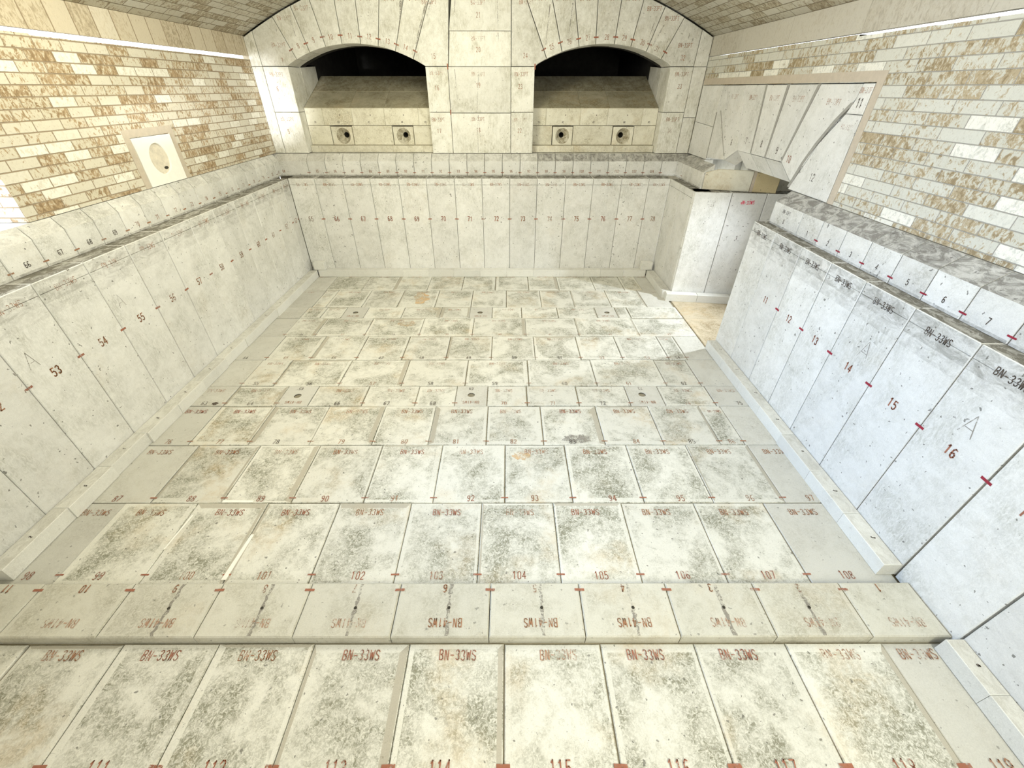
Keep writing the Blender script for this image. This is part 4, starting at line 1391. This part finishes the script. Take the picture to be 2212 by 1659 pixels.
# ------------------------------------------------------------------ arch block area over the right recess
DX = 2.344
ZD = 2.228
dog = [
    # label, [(Y,Z)...] front polygon, number, npos, code pos, chamfer edge (two lower points) or None
    ('upper white block next to the far pier, over the right recess', [(6.12, 1.86), (6.12, ZD), (5.555, ZD), (5.543, 1.84)], None, None, None, None),
    ('lower white block next to the far pier, over the right recess', [(6.12, 1.512), (6.12, 1.86), (5.543, 1.84), (5.535, 1.512)], None, None, None, None),
    ('narrow white wedge block, second from the far pier over the recess', [(5.535, 1.53), (5.555, ZD), (5.45, ZD), (5.067, 1.565)], None, None, None, None),
    ('white hanging block painted 6, third from the far pier over the recess', [(5.067, 1.565), (5.45, ZD), (5.031, ZD), (4.829, 1.68)], 6, (5.0, 1.74), (5.2, 2.13), 1),
    ('white hanging block painted 7 over the right recess', [(4.829, 1.68), (5.031, ZD), (4.604, ZD), (4.546, 1.682)], 7, (4.70, 1.78), (4.80, 2.13), 1),
    ('white hanging block painted 8 over the right recess', [(4.546, 1.682), (4.604, ZD), (4.244, ZD), (4.272, 1.682)], 8, (4.40, 1.78), (4.42, 2.13), 1),
    ('white hanging block painted 9 over the right recess', [(4.272, 1.682), (4.244, ZD), (3.825, ZD), (4.0, 1.682)], 9, (4.115, 1.76), (4.05, 2.13), 1),
    ('white wedge block painted 10, widest at its top, over the right recess', [(4.0, 1.682), (3.825, ZD), (3.37, ZD), (3.385, 2.14), (3.60, 1.86), (3.745, 1.58), (3.80, 1.575)], 10, (3.90, 1.72), (3.60, 2.12), 1),
    ('tall white block painted 12 at the near end of the recess arch', [(3.745, 1.575), (3.60, 1.86), (3.43, 2.055), (3.262, 2.055), (3.262, 1.512), (3.776, 1.512)], 12, (3.52, 1.64), (3.36, 1.98), None),
    ('small white block painted 11 at the top near corner of the recess arch', [(3.43, 2.055), (3.385, 2.14), (3.37, ZD), (3.262, ZD), (3.262, 2.055)], 11, (3.33, 2.12), (3.31, 2.19), None),
]
for k, (lab, pts, num, np_, cp, ch) in enumerate(dog):
    mb = MB()
    # plane X=DX facing -X: U=-Y, V=Z
    g = .0035 if k in (2, 3, 5, 6, 7) else .0018
    p2 = [(-p[0], p[1]) for p in pts]
    prism(mb, (DX, 0, 0), -Y_, Z_, p2, .20, gap=g, bev=.004, dirt=.05)
    if ch:
        # chamfered toe running outwards and down from the lower front edge
        fa, fb = {3: (pts[0], pts[3]), 4: (pts[0], pts[3]), 5: (pts[0], pts[3]), 6: (pts[0], pts[3]), 7: (pts[0], (3.80, 1.60))}[k]
        A_, B_ = Vector((DX + .006, fa[0] - g, fa[1])), Vector((DX + .006, fb[0] + g, fb[1]))
        dn = Vector((.135, 0, -.155)) if k > 3 else Vector((.135, 0, -.05))
        A2, B2 = A_ + dn, B_ + dn
        bk = Vector((.06, 0, 0))
        mb.face([A_, A2, B2, B_])
        mb.face([A2, A_ + bk * 3, B_ + bk * 3, B2])
        mb.face([A_, A_ + bk * 3, A2])
        mb.face([B_, B2, B_ + bk * 3])
    o = mb.build('recess_arch_block', M_WALL)
    tag(o, lab, 'arch block', 'white blocks over the right recess')
    if num:
        text(o, 'painted_number', str(num), (DX, np_[0], np_[1]), -Y_, Z_, .05, P_DARK if num != 10 else P_RED, sw=.13)
    if cp:
        text(o, 'stencilled_code', 'BN-33PT', (DX, cp[0], cp[1]), -Y_, Z_, .036 if k < 8 else .03, P_FADE, sw=.105)
# grey filler seams between these blocks
seams = [((4.62, ZD), (4.552, 1.69), .012), ((4.262, ZD), (4.278, 1.69), .016), ((3.84, ZD), (4.0, 1.70), .016), ((5.452, 2.0), (5.09, 1.60), .010), ((5.545, 1.98), (5.53, 1.53), .014)]
mb = MB()
for a, b, wd in seams:
    prism(mb, (DX - .0015, 0, 0), -Y_, Z_, [(-a[0] - wd, a[1]), (-b[0] - wd * .6, b[1]), (-b[0] + wd * .6, b[1]), (-a[0] + wd, a[1])], .01, gap=0, bev=.0005)
for pl in ([(3.40, 2.12), (3.50, 2.02), (3.62, 1.86), (3.70, 1.72), (3.775, 1.53)],):
    for a, b in zip(pl, pl[1:]):
        w_ = .017
        prism(mb, (DX - .0015, 0, 0), -Y_, Z_, [(-a[0] - w_, a[1]), (-b[0] - w_, b[1]), (-b[0] + w_, b[1]), (-a[0] + w_, a[1])], .01, gap=0, bev=.0005)
struct(mb.build('trim_6', M_FILL))

# recess enclosure
mb = MB()
mb.box((2.62, 5.04, 1.262), (3.6, 5.2, 1.85))
mb.box((2.555, 5.21, 1.262), (2.8, 6.4, 2.42))
mb.box((2.56, 3.2, 1.86), (2.60, 5.2, 2.42))
mb.box((2.60, 3.2, 1.85), (3.6, 5.2, 2.3))
mb.box((2.75, 3.45, -.3), (3.6, 3.75, 1.9))
mb.box((3.6, 3.2, -.3), (3.8, 5.4, 2.3))
struct(mb.build('wall_recess', M_ARCH))

for o in list(bpy.data.objects):
    if '_o' in o:
        del o['_o']
